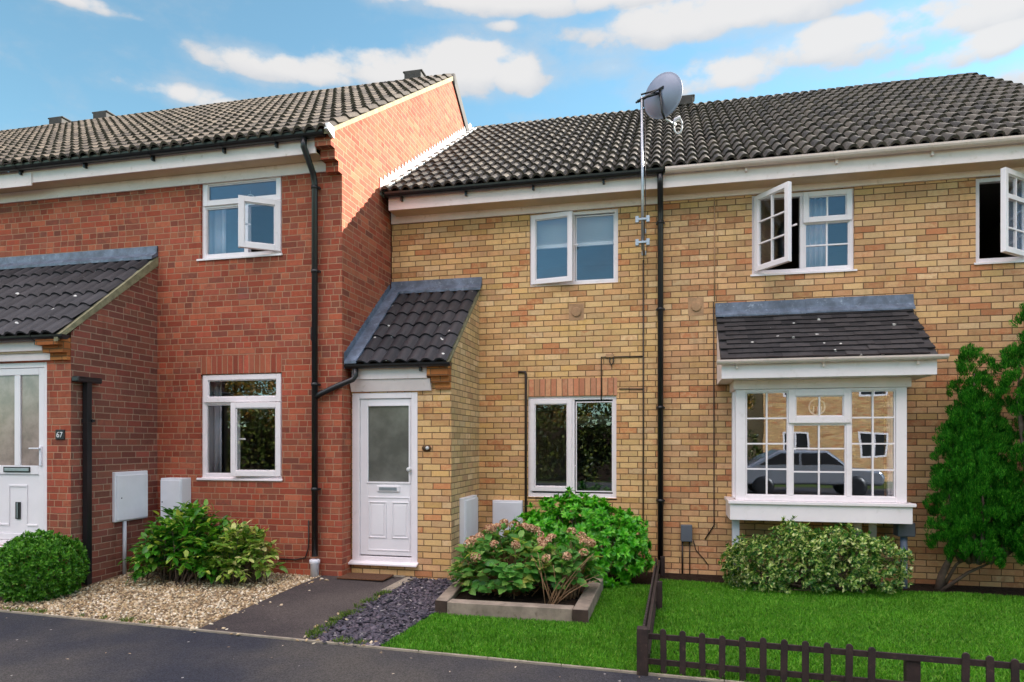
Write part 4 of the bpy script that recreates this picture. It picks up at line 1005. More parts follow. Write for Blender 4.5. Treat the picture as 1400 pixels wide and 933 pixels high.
sg.f = [(j*(nx+1)+i, j*(nx+1)+i+1, (j+1)*(nx+1)+i+1, (j+1)*(nx+1)+i) for j in range(ny) for i in range(nx)]; sg.sm = [True]*len(sg.f)
sg.build('soil', M['soil'], r)

# ================================================================ picket fences
def picket(mb, x, y, z0, z1, w, d, along='x'):
    n = 7
    poly = [(-w/2, z0), (w/2, z0), (w/2, z1-w/2)] + [(w/2*math.cos(math.pi*i/n), z1-w/2+w/2*math.sin(math.pi*i/n)) for i in range(1, n)] + [(-w/2, z1-w/2)]
    if along == 'x': mb.prism_y([(x+a, z) for a, z in poly], y-d/2, y+d/2)
    else: mb.prism_x([(y+a, z) for a, z in poly], x-d/2, x+d/2)
r = thing('picket_fence', 'low dark brown picket fence along the road edge', 'fence', (1.5, Ye(1.5), 0))
ang = math.atan(-.0677)
def fy(x): return Ye(x) + .02
for z in (.085, .265):
    mb = MB(); mb.add([(x, fy(x)+dy_, zz) for x in (-.15, 4.2) for dy_ in (.012, .034) for zz in (z-.02, z+.018)], [(0,1,3,2),(4,6,7,5),(0,4,5,1),(2,3,7,6),(0,2,6,4),(1,5,7,3)]); mb.build('rail', M['fence'], r)
pk = [-.04 + .1335*i for i in range(32)]
gone = {11}
for i, x in enumerate(pk):
    if i in gone: continue
    if i == 12:
        mb = MB(); mb.box(x-.055, x+.03, fy(x)+.036, fy(x)+.10, -.1, .262); mb.build('post', M['fence'], r, bevel=.004); continue
    if i == 13: continue
    mb = MB(); mb.M = rot_about(x, fy(x), random.uniform(-.05,.05)) @ Matrix.Translation((x,0,.2)) @ Matrix.Rotation(random.uniform(-.02,.02), 4, 'Y') @ Matrix.Translation((-x,0,-.2))
    picket(mb, x, fy(x), .015, .325+random.uniform(-.012,.008), .044, .016); mb.build('picket', M['fence'], r, bevel=.002)
mb = MB(); mb.box(-.225, -.145, Ye(-.18)-.035, Ye(-.18)+.045, -.1, .335); mb.build('post', M['fence'], r, bevel=.006)
r = thing('picket_fence', 'low dark picket fence running from road to house between two lawns', 'fence', (-.17, 6.8, 0))
def ftop(y): return .325 - .028*(y-5)
for dz in (.05, .225):
    mb = MB(); mb.add([(-.172+.008*(y-5)+dx, y, zz) for y in (5.05, 8.7) for dx in (.010, .034) for zz in (ftop(y)-dz-.02, ftop(y)-dz+.02)], [(0,1,3,2),(4,6,7,5),(0,4,5,1),(2,3,7,6),(0,2,6,4),(1,5,7,3)]); mb.build('rail', M['fence'], r)
y = 5.1
while y < 8.7:
    mb = MB(); picket(mb, -.182+.008*(y-5), y, .01, ftop(y), .045, .016, 'y'); mb.build('picket', M['fence'], r); y += .098
for y in (6.9, 8.72):
    x = -.14+.008*(y-5); mb = MB(); mb.box(x+.005, x+.06, y-.03, y+.03, -.1, ftop(y)+.01); mb.build('post', M['fence'], r, bevel=.004)

# ================================================================ plants
def unit(a): return a/np.maximum(np.linalg.norm(a, axis=-1, keepdims=True), 1e-9)
def leaf_arrays(P, D, N, L, W, fold=.25, droop=.1, rich=False):
    n = len(P); D = unit(D); Sd = unit(np.cross(D, N)); N = np.cross(Sd, D); L = np.broadcast_to(L, (n,))[:, None]; W = np.broadcast_to(W, (n,))[:, None]
    if not rich:
        V = np.stack([P, P+D*L*.45+Sd*W/2+N*fold*W, P+D*L-N*droop*L, P+D*L*.45-Sd*W/2+N*fold*W], 1)
        F3 = np.array([[0,1,2],[0,2,3]])
        return V.reshape(-1, 3), [(np.arange(n)[:, None, None]*4+F3[None]).reshape(-1, 3)]
    V = np.stack([P, P+D*L*.3+Sd*W*.48+N*fold*W, P+D*L*.3-Sd*W*.48+N*fold*W, P+D*L*.36, P+D*L*.7+Sd*W*.36+N*(fold*W*.8-droop*L*.4), P+D*L*.7-Sd*W*.36+N*(fold*W*.8-droop*L*.4), P+D*L*.73-N*droop*L*.45, P+D*L-N*droop*L], 1)
    T = np.array([[0,1,3],[0,3,2],[6,4,7],[6,7,5]]); Q = np.array([[3,1,4,6],[3,6,5,2]])
    b = np.arange(n)[:, None, None]*8
    return V.reshape(-1, 3), [(b+T[None]).reshape(-1, 3), (b+Q[None]).reshape(-1, 4)]
def leaves(name, P, D, N, L, W, mat, parent, fold=.25, droop=.1, rich=False):
    V, F = leaf_arrays(P, D, N, L, W, fold, droop, rich); return mesh_np(name, V, F, mat, parent, smooth=True)
def rand_dir(n): return unit(rng.normal(0, 1, (n, 3)))
def dome(n, c, rx, ry, rz, zmin=-.35, lump=.1, f=5.):
    """points and outward normals on a lumpy ellipsoid"""
    d = rand_dir(int(n*1.8)); d = d[d[:, 2] > zmin][:n]
    k = 1 + lump*(np.sin(d[:,0]*f+1)*np.sin(d[:,1]*f*1.1+2)+.6*np.sin(d[:,2]*f*1.7+d[:,0]*4))
    return np.array(c) + d*np.array([rx, ry, rz])*k[:, None], unit(d/np.array([rx, ry, rz]))
def rosettes(P, A, per, L, W, spread=.9, jl=.3):
    """whorls of leaves: P centres, A axes"""
    n = len(P); A = unit(A); ref = np.where(np.abs(A[:, 2:]) < .9, np.array([[0,0,1.]]), np.array([[1.,0,0]])); T1 = unit(np.cross(A, ref)); T2 = np.cross(A, T1)
    PP, DD, NN = [], [], []
    for k in range(per):
        th = 2*np.pi*k/per*2.618*1.0 + rng.uniform(-.4, .4, n) + rng.uniform(0, 6.28); sp = spread*(.25+.75*(k+1)/per) + rng.normal(0, .1, n)
        rad = T1*np.cos(th)[:, None] + T2*np.sin(th)[:, None]
        D = unit(A*np.cos(sp)[:, None]*1. + rad*np.sin(sp)[:, None]); PP.append(P + rad*.004 - A*(.01*k/per)); DD.append(D); NN.append(unit(A*np.sin(sp)[:, None] - rad*np.cos(sp)[:, None] + A*.3))
    m = n*per
    return np.concatenate(PP), np.concatenate(DD), np.concatenate(NN), L*rng.uniform(1-jl, 1+jl, m), W*rng.uniform(1-jl, 1+jl, m)
def stems(name, base, tips, r0, r1, mat, parent, sag=.0, n=5):
    mb = MB()
    for b, t_ in zip(base, tips):
        b = Vector(b); t_ = Vector(t_); pts = [b.lerp(t_, k/3) + Vector((0, 0, sag*math.sin(math.pi*k/3))) for k in range(4)]
        mb.tube(pts, [r0+(r1-r0)*k/3 for k in range(4)], n)
    return mb.build(name, mat, parent)

# clipped box ball
c = (-6.47, 5.88, .335)
r = thing('box_bush', 'small rounded green box bush by the left white door', 'shrub', (c[0], c[1], 0.03))
P, N = dome(1500, c, .405, .40, .345, -.9, .05, 6); P2, N2 = dome(1100, c, .33, .33, .28, -.9, .05, 6)
ax = unit(N + np.array([0,0,.5]) + rng.normal(0, .3, N.shape)); ax2 = unit(N2 + rng.normal(0, .4, N2.shape))
leaves('foliage', *rosettes(np.concatenate([P+N*rng.normal(.0,.018,(len(P),1)), P2]), np.concatenate([ax, ax2]), 9, .036, .019, 1.0), M['l_box'], r, .15, .1)
stems('stems', [(c[0]+random.uniform(-.04,.04), c[1]+random.uniform(-.04,.04), .02) for _ in range(26)], [tuple(p) for p in P2[:26]], .008, .003, M['bark'], r)

# laurel bush: arching sprays of glossy leaves
def spray_bush(name, label, base, n, reach, height, mat, leafL, leafW, per, squash=1., seed=1, z0=.06, arch=.4):
    r = thing(name, label, 'shrub', (base[0], base[1], z0)); PP, DD, NN, LL, WW = [], [], [], [], []
    sb = MB()
    for i in range(n):
        a = random.uniform(0, 2*math.pi); q = random.random()**.6; el = random.uniform(.0, 1.5)
        tip = np.array([base[0] + math.cos(a)*math.cos(el)*reach[0]*random.uniform(.75,1.05), base[1] + math.sin(a)*math.cos(el)*reach[1]*random.uniform(.75,1.05), z0 + .08 + math.sin(el)*height*random.uniform(.8,1.08)])
        b0 = np.array([base[0] + random.gauss(0, reach[0]*.25), base[1] + random.gauss(0, reach[1]*.2), z0])
        ctl = (b0+tip)/2 + np.array([0, 0, height*arch*math.cos(el)])
        ts = np.linspace(.35, 1, per)
        cur = lambda t: (1-t)**2*b0 + 2*t*(1-t)*ctl + t*t*tip
        sb.tube([tuple(cur(t)) for t in (0, .35, .7, .97)], [.008, .006, .004, .002], 5)
        for k, t in enumerate(ts):
            p = cur(t); tan = unit((cur(min(1, t+.02))-cur(t-.02))[None])[0]
            side = unit(np.cross(tan, [0, 0, 1.])[None])[0]; sg_ = 1 if k % 2 else -1
            d = tan*random.uniform(.2, .9) + side*sg_*random.uniform(.4, 1.1) + np.array([0, 0, random.uniform(-.45, .35)]) + rng.normal(0, .25, 3)
            PP.append(p); DD.append(d); NN.append(np.array([0, 0, 1.]) + rng.normal(0, .25, 3)); s_ = random.uniform(.7, 1.15); LL.append(leafL*s_); WW.append(leafW*s_)
    leaves('foliage', np.array(PP), np.array(DD), np.array(NN), np.array(LL), np.array(WW), mat, r, .12, .18, True)
    sb.build('stems', M['bark'], r); return r
spray_bush('laurel_bush', 'loose spreading laurel bush with glossy yellow green leaves on gravel', (-5.42, 6.85), 240, (.76, .56), .74, M['l_laurel'], .112, .060, 17)
spray_bush('spotted_laurel', 'lower variegated pale leaved shrub beside the laurel bush', (-4.80, 6.91), 130, (.48, .44), .58, M['l_spotted'], .098, .056, 14)

# hydrangea
r = thing('hydrangea', 'hydrangea with faded brown pink flower heads in the raised bed', 'shrub', (-1.5, 6.95, .08))
def hyd(c, rx, ry, rz, nst, per):
    PP, DD, NN, LL = [], [], [], []; sb = MB(); tips = []
    P, N = dome(nst, c, rx, ry, rz, -.25, .07, 5)
    for p, nn in zip(P, N):
        b0 = np.array([c[0] + random.gauss(0, rx*.22), c[1] + random.gauss(0, ry*.22), .09]); ctl = (b0+p)/2 + np.array([0,0,.08])
        cur = lambda t: (1-t)**2*b0 + 2*t*(1-t)*ctl + t*t*p
        sb.tube([tuple(cur(t)) for t in (0, .4, .75, 1)], [.007, .006, .005, .003], 5); tips.append((p, nn))
        a0 = random.uniform(0, 6.28)
        for k in range(per):
            t = .62 + .38*k/(per-1); q = cur(t); th = a0 + k*1.57 + (math.pi if k % 2 else 0)
            d = np.array([math.cos(th), math.sin(th), random.uniform(-.2, .45)]) + nn*.6
            PP.append(q); DD.append(d); NN.append(np.array([0,0,.7]) + nn*.6 + rng.normal(0, .2, 3)); LL.append(random.uniform(.085, .145))
    LL = np.array(LL); leaves('foliage', np.array(PP), np.array(DD), np.array(NN), LL, LL*.66, M['l_hyd'], r, .13, .16, True)
    sb.build('stems', M['stem'], r); return tips
t1 = hyd((-1.64, 6.92, .30), .53, .48, .44, 150, 7)
t2 = hyd((-1.02, 6.86, .34), .30, .32, .34, 66, 6)
heads = [t_ for t_ in t1 if t_[1][2] > .15]; random.shuffle(heads); heads = sorted(heads, key=lambda t_: -t_[0][2]-random.random()*.32)[:30] + sorted(t2, key=lambda t_: -t_[0][2]-random.random()*.4)[:13]
for p, nn in heads:
    n = 60; d = rand_dir(n); d = d[(d@nn) > -.3]; q = p + nn*.055 + d*np.array([[.05,.05,.042]])*random.uniform(.75,1.1)
    V = []; F = []
    q2 = np.repeat(q, 4, 0); d2 = np.repeat(d, 4, 0); th = np.tile(np.arange(4)*1.57, len(d)) + np.repeat(rng.uniform(0, 6, len(d)), 4)
    t1_ = unit(np.cross(d2, rng.normal(0,1,(1,3)))); t2_ = np.cross(d2, t1_)
    D = t1_*np.cos(th)[:,None] + t2_*np.sin(th)[:,None] + d2*.25
    leaves('flower_head', q2, D, d2, rng.uniform(.014,.021,len(q2)), .016, M['flower'], r, .05, -.1)
# bare brown woody stems at the right side of the hydrangea
stems('bare_stems', [(-1.08+random.gauss(0,.05), 6.55+random.gauss(0,.04), .08) for _ in range(15)], [(-1.02+random.uniform(-.38,.36), 6.58+random.uniform(-.12,.22), random.uniform(.32,.6)) for _ in range(15)], .006, .003, M['stem'], r, .04)

# bright rounded shrub with rosettes
c = (-1.07, 8.14, .42)
r = thing('rosette_shrub', 'bright green rounded shrub of leafy rosettes under the yellow house window', 'shrub', (c[0], c[1], 0))
P, N = dome(430, c, .80, .52, .57, -.62, .05, 6); P2, N2 = dome(300, c, .66, .40, .46, -.7, .07, 5)
ax = unit(N + np.array([0,0,.35]) + rng.normal(0, .12, N.shape))
leaves('foliage', *rosettes(np.concatenate([P+N*rng.normal(0,.035,(len(P),1)), P2]), np.concatenate([ax, unit(N2+rng.normal(0,.3,N2.shape))]), 22, .064, .034, 1.5), M['l_bright'], r, .15, .35, True)
stems('stems', [(c[0]+random.uniform(-.2,.2), c[1]+random.uniform(-.1,.1), .0) for _ in range(70)], [tuple(p) for p in P2[:70]], .012, .004, M['bark'], r)

# variegated euonymus under the bay
r = thing('euonymus_bush', 'cream variegated euonymus bush growing below the bay window', 'shrub', (1.55, 8.15, 0))
PP, NN_ = [], []
for (cx, cy, cz, rx, ry, rz, n) in [(1.0,8.12,.26,.34,.3,.30,430),(1.4,8.08,.34,.38,.30,.34,520),(1.85,8.1,.36,.38,.30,.34,520),(2.2,8.18,.30,.30,.26,.30,360),(.82,8.22,.22,.2,.2,.22,160),(1.35,8.15,.58,.14,.12,.18,70)]:
    P, N = dome(n, (cx,cy,cz), rx, ry, rz, -.75, .12, 7); PP.append(P + N*rng.normal(0,.03,(len(P),1))); NN_.append(N)
P = np.concatenate(PP); N = np.concatenate(NN_); k = P[:,2] > .02; P, N = P[k], N[k]
leaves('foliage', *rosettes(P, unit(N+np.array([0,-.1,.5])+rng.normal(0,.35,N.shape)), 8, .046, .026, 1.15), M['l_euo'], r, .12, .15)
stems('stems', [(1.5+random.uniform(-.6,.6), 8.2+random.uniform(-.1,.1), 0) for _ in range(80)], [tuple(p-n_*.06) for p, n_ in zip(P[::28][:80], N[::28][:80])], .009, .003, M['bark'], r)

# upright conifers
def conifer(label, x, y, plumes, base):
    """each plume is a flame-shaped mass of upright tufts, each tuft a fan of fine sprays"""
    r = thing('conifer', label, 'conifer', (x, y, 0), 'upright conifers at the right'); VP, VD, VN, VL, VW = [], [], [], [], []
    for (dx, dy_, z0, z1, rad) in plumes:
        h = z1-z0; nc = int(62*rad*h+7)
        t = (np.arange(nc)+rng.uniform(.1, .9, nc))/nc*.95; th = np.arange(nc)*2.4 + rng.uniform(-.5, .5, nc)
        prof = np.sin(np.pi*np.clip(t, .02, .98)**.78)**.52
        rr = .86*rad*prof*rng.uniform(.72, 1.02, nc)
        per = 15                                            # tufts on each upright lobe
        Ac = np.repeat(np.stack([np.cos(th)*(.8-.55*t), np.sin(th)*(.8-.55*t), .5+.5*t], 1), per, 0)
        lob = rand_dir(nc*per); lob = unit(lob + 1.0*unit(Ac)); ls = np.repeat(rng.uniform(.065, .10, nc), per)[:, None]
        P = np.repeat(np.stack([x+dx+rr*np.cos(th), y+dy_+rr*np.sin(th), z0+t*h-.06], 1), per, 0) + lob*ls*np.array([1, 1, 1.35])
        A = unit(lob*.55 + np.array([0, 0, .9]) + rng.normal(0, .1, lob.shape)); nt = nc*per
        m = 74; Pt = np.repeat(P, m, 0); At = np.repeat(A, m, 0); k = len(Pt)
        u_ = rng.uniform(0, 1, k)**.8; sp = rng.normal(0, 1, (k, 3)); sp -= At*np.sum(sp*At, 1, keepdims=True)
        sz = np.repeat(rng.uniform(.7, 1.25, nt), m)[:, None]
        wid = (.030*np.sin(np.pi*np.clip(.12+u_*.8, 0, 1)))[:, None]*sz
        VP.append(Pt + At*(u_[:, None]*.085*sz) + unit(sp)*wid*np.sqrt(rng.uniform(.2, 1, (k, 1))))
        VD.append(At*1.0 + unit(sp)*.38 + np.array([0, 0, .3]) + rng.normal(0, .12, (k, 3))); VN.append(unit(sp) + rng.normal(0, .3, (k, 3))); VL.append(rng.uniform(.020, .042, k)); VW.append(rng.uniform(.0045, .0085, k))
    leaves('crown', np.concatenate(VP), np.concatenate(VD), np.concatenate(VN), np.concatenate(VL), np.concatenate(VW), M['l_con'], r, .1, .05)
    tr = MB()
    for (pts, r0) in base: tr.tube(pts, [r0*(1-.6*i/(len(pts)-1)) for i in range(len(pts))], 9)
    for (dx, dy_, z0, z1, rad) in plumes: tr.tube([(x+dx*.5, y+dy_*.5, .35), (x+dx, y+dy_, z0+.1), (x+dx, y+dy_, z0+(z1-z0)*.8)], [.03,.024,.006], 6)
    tr.build('trunk', M['bark'], r)
conifer('shorter bushy conifer with pointed top against the buff wall', 3.25, 8.38,
    [(.0,.0,1.35,2.68,.17),(-.07,.02,1.15,2.22,.16),(.08,.0,1.05,2.18,.17),(-.20,.0,.9,1.92,.15),(.13,-.05,.75,1.85,.19),(-.05,-.1,.65,1.78,.20),
     (-.25,-.02,.45,1.32,.16),(.02,-.16,.38,1.45,.22),(.25,-.08,.40,1.36,.19),(-.14,-.12,.40,1.02,.18),(.36,-.05,.42,1.02,.14),(.0,.14,.8,2.0,.2)],
    [([(2.98,8.62,-.05),(3.0,8.57,.16),(3.08,8.5,.42),(3.2,8.42,.8)],.05),([(2.99,8.57,-.02),(3.22,8.46,.22),(3.44,8.4,.36)],.024),([(3.02,8.62,.0),(3.12,8.5,.30),(3.28,8.45,.45)],.022)])
conifer('tallest dense conifer at the right edge of the garden', 3.96, 8.22,
    [(.12,.0,1.9,3.8,.26),(-.16,.0,2.0,3.15,.20),(-.36,-.02,1.95,2.62,.17),(-.02,-.1,1.3,2.8,.26),(-.26,-.06,1.3,2.2,.19),(.25,-.1,1.1,2.9,.3),(-.16,-.15,.8,1.75,.22),(.08,-.22,.7,1.9,.26),
     (-.22,-.2,.45,1.22,.20),(.05,-.28,.40,1.3,.24),(.3,-.2,.45,1.7,.28),(.32,.1,.9,3.0,.34),(.5,-.1,.4,1.5,.26)],
    [([(3.9,8.3,-.05),(3.93,8.27,.4),(3.98,8.2,1.4)],.06)])

# weeds along the path joint and road edge
def tufts(name, label, spots, n, hgt, mat):
    PP, DD = [], []
    for (x, y, rad) in spots:
        k = int(n*rad/.06); a = rng.uniform(0, 6.28, k); q = rad*np.sqrt(rng.uniform(0,1,k)); 
        PP.append(np.stack([x+q*np.cos(a), y+q*np.sin(a)*1.4, np.full(k, gz(x,y)+.006)], 1)); DD.append(np.stack([np.cos(a)*.5, np.sin(a)*.5, np.ones(k)], 1)+rng.normal(0,.3,(k,3)))
    P = np.concatenate(PP); D = np.concatenate(DD); n = len(P)
    o = leaves(name, P, D, rand_dir(n), hgt*rng.uniform(.5,1.2,n), hgt*.16, mat, None); return tag(o, label, 'weeds', None, 'stuff')
sp_ = [(-2.985+random.gauss(0,.025), 5.25+k*.075+random.uniform(-.03,.03), random.choice([.02,.03,.05,.06])) for k in range(22) if random.random() < .75]
tufts('weeds', 'straggly green weeds along the joint of path and slate', sp_, 60, .05, M['l_weed'])
tufts('weeds', 'sparse weeds along the road edge below gravel and slate', [(x_, Ye(x_)+.05, random.choice([.02,.03,.04])) for x_ in np.concatenate([rng.uniform(-2.8,-2.3,7), rng.uniform(-5.6,-4.6,6), rng.uniform(-6.6,-5.7,8)])], 50, .04, M['l_weed'])
tufts('lawn_fringe', 'long grass fringe at the foot of the picket fence', [(x_, Ye(x_)+.05, .03) for x_ in np.arange(-.1,4.2,.06)], 26, .07, M['grass'])
nl_ = 45; lx_ = rng.uniform(-6.5, 2.5, nl_); ly_ = np.array([Ye(x) for x in lx_]) - rng.uniform(.05, 1.0, nl_)**1.5
o = leaves('leaf_litter', np.stack([lx_, ly_, np.full(nl_, .006)], 1), np.stack([rng.normal(0,1,nl_), rng.normal(0,1,nl_), np.full(nl_,.15)], 1), np.tile([0,0,1.],(nl_,1)), rng.uniform(.012,.035,nl_), .012, M['stone'], None, .1, .05)
tag(o, 'small pale leaf scraps scattered on the dark road', 'leaf litter', None, 'stuff')

# ================================================================ across the street (seen mirrored in the windows)
H5 = thing('opposite_house', 'sunlit yellow house across the street mirrored in the bay window', 'house', (9, -16, 0))
oh = [(x, x+1.1, z, z+1.1) for x in (5.0, 8.2, 11.4, 14.8) for z in (1.0, 3.7)]
wb = MB()
def flip(mb_, y): mb_.v = [(x, 2*y-yy if abs(yy-y) > 1e-6 else yy, z) for x, yy, z in mb_.v]; mb_.f = [tuple(reversed(f)) for f in mb_.f]
wall_front(wb, 4.2, 17.5, -.1, 5, -16, oh); flip(wb, -16)
wb.prism_x([(-16.2,-.1),(-24,-.1),(-24,5),(-20,7.8),(-16.2,5.0)], 4.2, 17.5); wb.build('wall', M['yel'], H5)
MB().prism_x([(-15.6,4.85),(-20,7.9),(-24.4,4.85),(-24.4,5.0),(-20,8.05),(-15.6,5.0)], 4.0, 17.7).build('roof', M['roof_r'], H5)
for (x0, x1, z0, z1) in oh:
    f = MB().frame(x0, x1, z0, z1, -16.08, -16.0, .08); f.box((x0+x1)/2-.04, (x0+x1)/2+.04, -16.07, -16.01, z0+.08, z1-.08); f = f.build('window', M['upvc'], H5); MB().box(x0+.08, x1-.08, -16.06, -16.05, z0+.08, z1-.08).build('pane', M['black'], f)
def tree(label, x, y, h, rad):
    r = thing('broad_tree', label, 'tree', (x, y, 0)); tr = MB(); tr.tube([(x,y,-.1),(x+.1,y,h*.3),(x,y+.1,h*.7)], [.22,.17,.06], 9)
    PP, NN_ = [], []
    for k in range(14):
        a = random.uniform(0, 6.28); q = rad*random.uniform(.2,.75); cz = h*random.uniform(.4,.88); c_ = (x+q*math.cos(a), y+q*math.sin(a), cz)
        tr.tube([(x,y,cz*.55),((x+c_[0])/2,(y+c_[1])/2,cz*.8),c_], [.08,.05,.02], 6)
        P, N = dome(420, c_, rad*.42, rad*.42, rad*.36, -1, .15); PP.append(P+rng.normal(0,.12,P.shape)); NN_.append(N)
    P = np.concatenate(PP); N = np.concatenate(NN_)
    leaves('crown', P, N+rng.normal(0,.7,N.shape), rand_dir(len(P)), rng.uniform(.12,.24,len(P)), .12, M['l_tree'], r); tr.build('trunk', M['bark'], r)
r = thing('tall_hedge', 'tall dark hedge across the street mirrored in the ground floor windows', 'hedge', (-10, -12, 0))
PP, NN_ = [], []
for k in range(70):
    c_ = (-28+k*.44, -12+random.uniform(-.5,.5), random.uniform(.5,2.7)); P, N = dome(420, c_, 1.1, .8, .9, -1, .15); PP.append(P); NN_.append(N)
P = np.concatenate(PP); N = np.concatenate(NN_); leaves('foliage', P, N+rng.normal(0,.6,N.shape), rand_dir(len(P)), rng.uniform(.14,.24,len(P)), .14, M['l_hedge'], r)
hb = MB(); hb.box(-28,3,-12.3,-11.9,-.05,2.3); hb.build('branches', M['soil'], r)
tree('tall autumn tree across the street mirrored in the lower panes', 1.2, -13.5, 6.8, 2.4)
tree('wide autumn tree across the street beside the tall one', -5.5, -14.5, 6.2, 2.9)
tree('low dark tree across the street opposite the red house', -14.5, -14, 6.0, 3.0)
tree('far autumn tree across the street at the end of its row', -22, -15, 6.5, 3.2)
M['carpaint'] = plain('silver_car_paint', (.34,.36,.4,1), .25, .02, 3, metal=.6)
r = thing('parked_car', 'silver parked car mirrored low in the bay window', 'car', (4.2, -6.4, 0))
b = MB(); cx = 4.2
prof = [(-2.1,.35),(2.05,.35),(2.12,.6),(2.0,.78),(1.15,.92),(.55,1.38),(-.9,1.42),(-1.75,.95),(-2.1,.88)]
b.prism_y([(cx+p,z) for p,z in prof], -7.2, -5.55); b.build('body', M['carpaint'], r, bevel=.09, seg=3)
wn_ = MB()
for y_ in (-5.545, -7.205):
    for pg in ([(-1.45,.98),(-.32,.98),(-.32,1.32),(-.85,1.33)], [(-.24,.98),(.95,.98),(.5,1.31),(-.24,1.32)]): wn_.prism_y([(cx+p,z) for p,z in pg], y_-.01, y_+.01)
wn_.build('side_window', M['black'], r)
for wx in (-1.35, 1.3):
    for wy_ in (-5.62, -7.13):
        t_ = MB().lathe([(.19,-.1),(.3,-.1),(.32,-.06),(.32,.06),(.3,.1),(.19,.1)], (cx+wx, wy_, .32), (0,1,0), 24).build('wheel', M['black'], r); MB().lathe([(.001,-.09),(.19,-.09),(.19,.09),(.001,.09)], (cx+wx, wy_, .32), (0,1,0), 20).build('rim', M['steel'], t_)

car2 = r.copy(); C.objects.link(car2); car2.location.x += 5.6; car2.location.y -= .4; car2['label'] = 'second parked car further along, mirrored beside the silver one'; r['group'] = car2['group'] = 'cars parked across the street'
for ch in list(r.children):
    q = ch.copy(); C.objects.link(q); q.parent = car2
    for g in ch.children: g2 = g.copy(); C.objects.link(g2); g2.parent = q
# ================================================================ camera, sun, sky
cam = bpy.data.cameras.new('camera'); co = bpy.data.objects.new('camera', cam); C.objects.link(co); S.camera = co
co.location = (0, 0, 1.66); co.rotation_euler = (R(90), 0, R(13))
cam.sensor_width = 36; cam.lens = 36*930/1400; cam.shift_y = 138.5/1400; cam.clip_end = 2000; cam.clip_start = .05

sun_dir = Vector((1.3, 1.0, .875)).normalized()
sl_ = bpy.data.lights.new('sun', 'SUN'); so = bpy.data.objects.new('sun', sl_); C.objects.link(so)
sl_.energy = 5; sl_.angle = R(.5); sl_.color = (1, .925, .83); so.rotation_euler = sun_dir.to_track_quat('Z', 'Y').to_euler(); so.location = (20, 20, 20)

Wd = bpy.data.worlds.new('World'); S.world = Wd; Wd.use_nodes = True
class WT(NT):
    def __init__(s):
        s.t = Wd.node_tree; s.out = s.t.nodes['World Output']; s.b = s.t.nodes['Background']
    def pos(s):
        if not hasattr(s, '_p'): s._p = s.n('ShaderNodeTexCoord')
        return s._p.outputs['Generated']
w = WT()
sky = w.n('ShaderNodeTexSky', sky_type='NISHITA'); sky.sun_disc = False
sky.sun_elevation = math.asin(sun_dir.z); sky.sun_rotation = math.atan2(sun_dir.x, sun_dir.y); sky.air_density = 1.0; sky.dust_density = 0.05; sky.ozone_density = 1.6
sx_ = w.n('ShaderNodeSeparateXYZ'); w.l(w.pos(), sx_.inputs[0])
az = w.m('ARCTAN2', sx_.outputs[0], sx_.outputs[1]); el = w.m('ARCSINE', sx_.outputs[2])
cT, sT = math.cos(R(13)), math.sin(R(13))
def azel(px, py):
    u = (px-700)/930; v = (605-py)/930; x = u*cT-sT; y = cT+u*sT; return math.atan2(x, y), math.atan2(v, math.hypot(x, y))
# cloud banks: bearing and height of each, as seen in the photograph
CL = [(395,97,135,30,1.35),(495,92,105,36,1.4),(640,98,108,52,1.5),(690,102,60,44,1.3),(560,108,120,36,1.4),(268,139,118,22,1),(95,0,80,15,1),(560,0,110,14,.8),(760,4,340,30,1.35),(1000,22,250,46,1.5),(1160,58,160,42,1.5),(1280,34,240,58,1.5),(1350,66,140,34,1.3),(1440,90,110,40,1),(985,110,115,36,1.2),(838,97,26,11,.4),(690,38,28,12,.7),(735,163,30,8,.4),(1480,30,140,60,1),(-80,60,80,30,.8)]
emax = None; shade = None
for (x, y, rx, ry, s_) in CL:
    a0, e0 = azel(x, y); aw = abs(azel(x+rx, y)[0]-azel(x-rx, y)[0])/2; eh = abs(azel(x, y-ry)[1]-azel(x, y+ry)[1])/2
    da = w.m('DIVIDE', w.m('SUBTRACT', az, a0), aw); de = w.m('DIVIDE', w.m('SUBTRACT', el, e0), eh)
    # flat-based: below the centre the ellipse falls off faster
    de2 = w.m('MAXIMUM', de, w.m('MULTIPLY', de, -1.35))
    e_ = w.m('MULTIPLY', w.m('SUBTRACT', 1., w.m('ADD', w.m('MULTIPLY', da, da), w.m('MULTIPLY', de2, de2))), s_)
    e_ = w.m('MAXIMUM', e_, -1.5)
    emax = e_ if emax is None else w.m('MAXIMUM', emax, e_)
    # how high within the bank, weighted
    wgt = w.m('MULTIPLY', w.m('MAXIMUM', e_, 0.), w.m('ADD', de, 1.))
    shade = wgt if shade is None else w.m('MAXIMUM', shade, wgt)
mp = w.n('ShaderNodeMapping'); w.l(w.pos(), mp.inputs[0]); mp.inputs['Scale'].default_value = (1, 1, 1.7)
n1 = w.noise(9, 9, .6, mp.outputs[0], .1); n2 = w.noise(40, 7, .6, mp.outputs[0])
wv = w.n('ShaderNodeVectorMath', operation='MULTIPLY_ADD'); wn2 = w.n('ShaderNodeTexNoise'); wn2.inputs['Scale'].default_value = 14; wn2.inputs['Detail'].default_value = 4; w.l(mp.outputs[0], wn2.inputs['Vector'])
w.l(wn2.outputs['Color'], wv.inputs[0]); wv.inputs[1].default_value = (.06, .06, .06); w.l(mp.outputs[0], wv.inputs[2])
def puff(sc):
    v = w.n('ShaderNodeTexVoronoi', feature='F1'); v.inputs['Scale'].default_value = sc; w.l(wv.outputs[0], v.inputs['Vector']); return w.m('SUBTRACT', .42, v.outputs['Distance'])
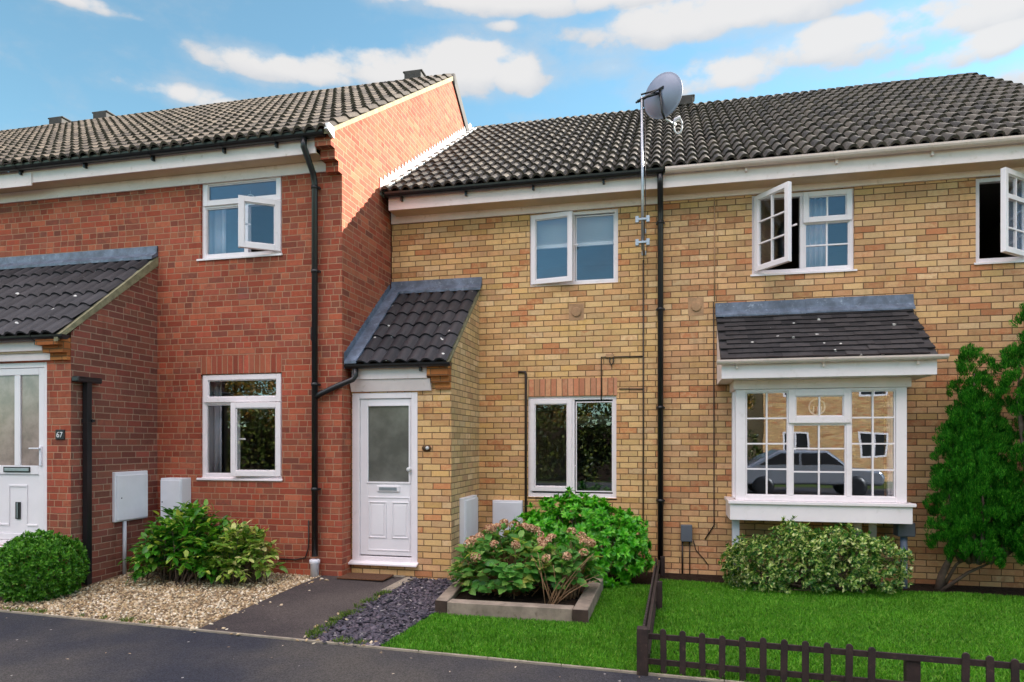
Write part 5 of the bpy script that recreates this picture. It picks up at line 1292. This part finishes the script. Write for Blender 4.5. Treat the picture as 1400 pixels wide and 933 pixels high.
nn_ = w.m('ADD', w.m('ADD', w.m('MULTIPLY', w.m('SUBTRACT', n1, .5), 2.6), w.m('MULTIPLY', w.m('SUBTRACT', n2, .5), 1.0)), w.m('ADD', w.m('MULTIPLY', puff(11), 1.5), w.m('MULTIPLY', puff(26), 1.0)))
den = w.m('MAXIMUM', w.step(w.m('ADD', emax, nn_), -.2, .8), w.m('MULTIPLY', w.step(w.m('ADD', w.m('MULTIPLY', n1, 1.), w.m('MULTIPLY', w.m('MAXIMUM', emax, -1.), .10)), .36, .72), .45))
# bright broken cloud added behind the camera and overhead to light shaded fronts
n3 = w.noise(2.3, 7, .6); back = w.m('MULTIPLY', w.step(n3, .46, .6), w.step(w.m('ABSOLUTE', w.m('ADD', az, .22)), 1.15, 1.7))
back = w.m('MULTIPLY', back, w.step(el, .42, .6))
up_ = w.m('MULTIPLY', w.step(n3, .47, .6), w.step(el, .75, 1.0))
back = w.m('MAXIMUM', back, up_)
dens = w.m('MAXIMUM', w.m('MULTIPLY', den, .93), back)
sun_b = w.m('ADD', .55, w.m('MULTIPLY', w.step(w.m('ADD', w.m('MULTIPLY', shade, .8), w.m('MULTIPLY', nn_, .35)), -.2, 1.0), .45))
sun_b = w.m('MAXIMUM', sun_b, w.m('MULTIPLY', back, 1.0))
CLOUD = 2.9; BACK_FILL = 20.0
ccol = w.mix(sun_b, (CLOUD*.42, CLOUD*.50, CLOUD*.62, 1), (CLOUD*1.02, CLOUD*.99, CLOUD*.97, 1))
skc = w.mix(1., sky.outputs[0], (.74, .92, .80, 1), 'MULTIPLY')
fin = w.mix(dens, skc, ccol); fin = w.mix(back, fin, (BACK_FILL, BACK_FILL*.87, BACK_FILL*.87, 1))
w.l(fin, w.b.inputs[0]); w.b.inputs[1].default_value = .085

S.view_settings.view_transform = 'Standard'; S.view_settings.look = 'None'; S.view_settings.exposure = 1.8; S.view_settings.gamma = 1
S.render.engine = 'CYCLES'; S.cycles.max_bounces = 8; S.cycles.transparent_max_bounces = 16; S.cycles.use_denoising = True; S.cycles.caustics_reflective = False; S.cycles.caustics_refractive = False
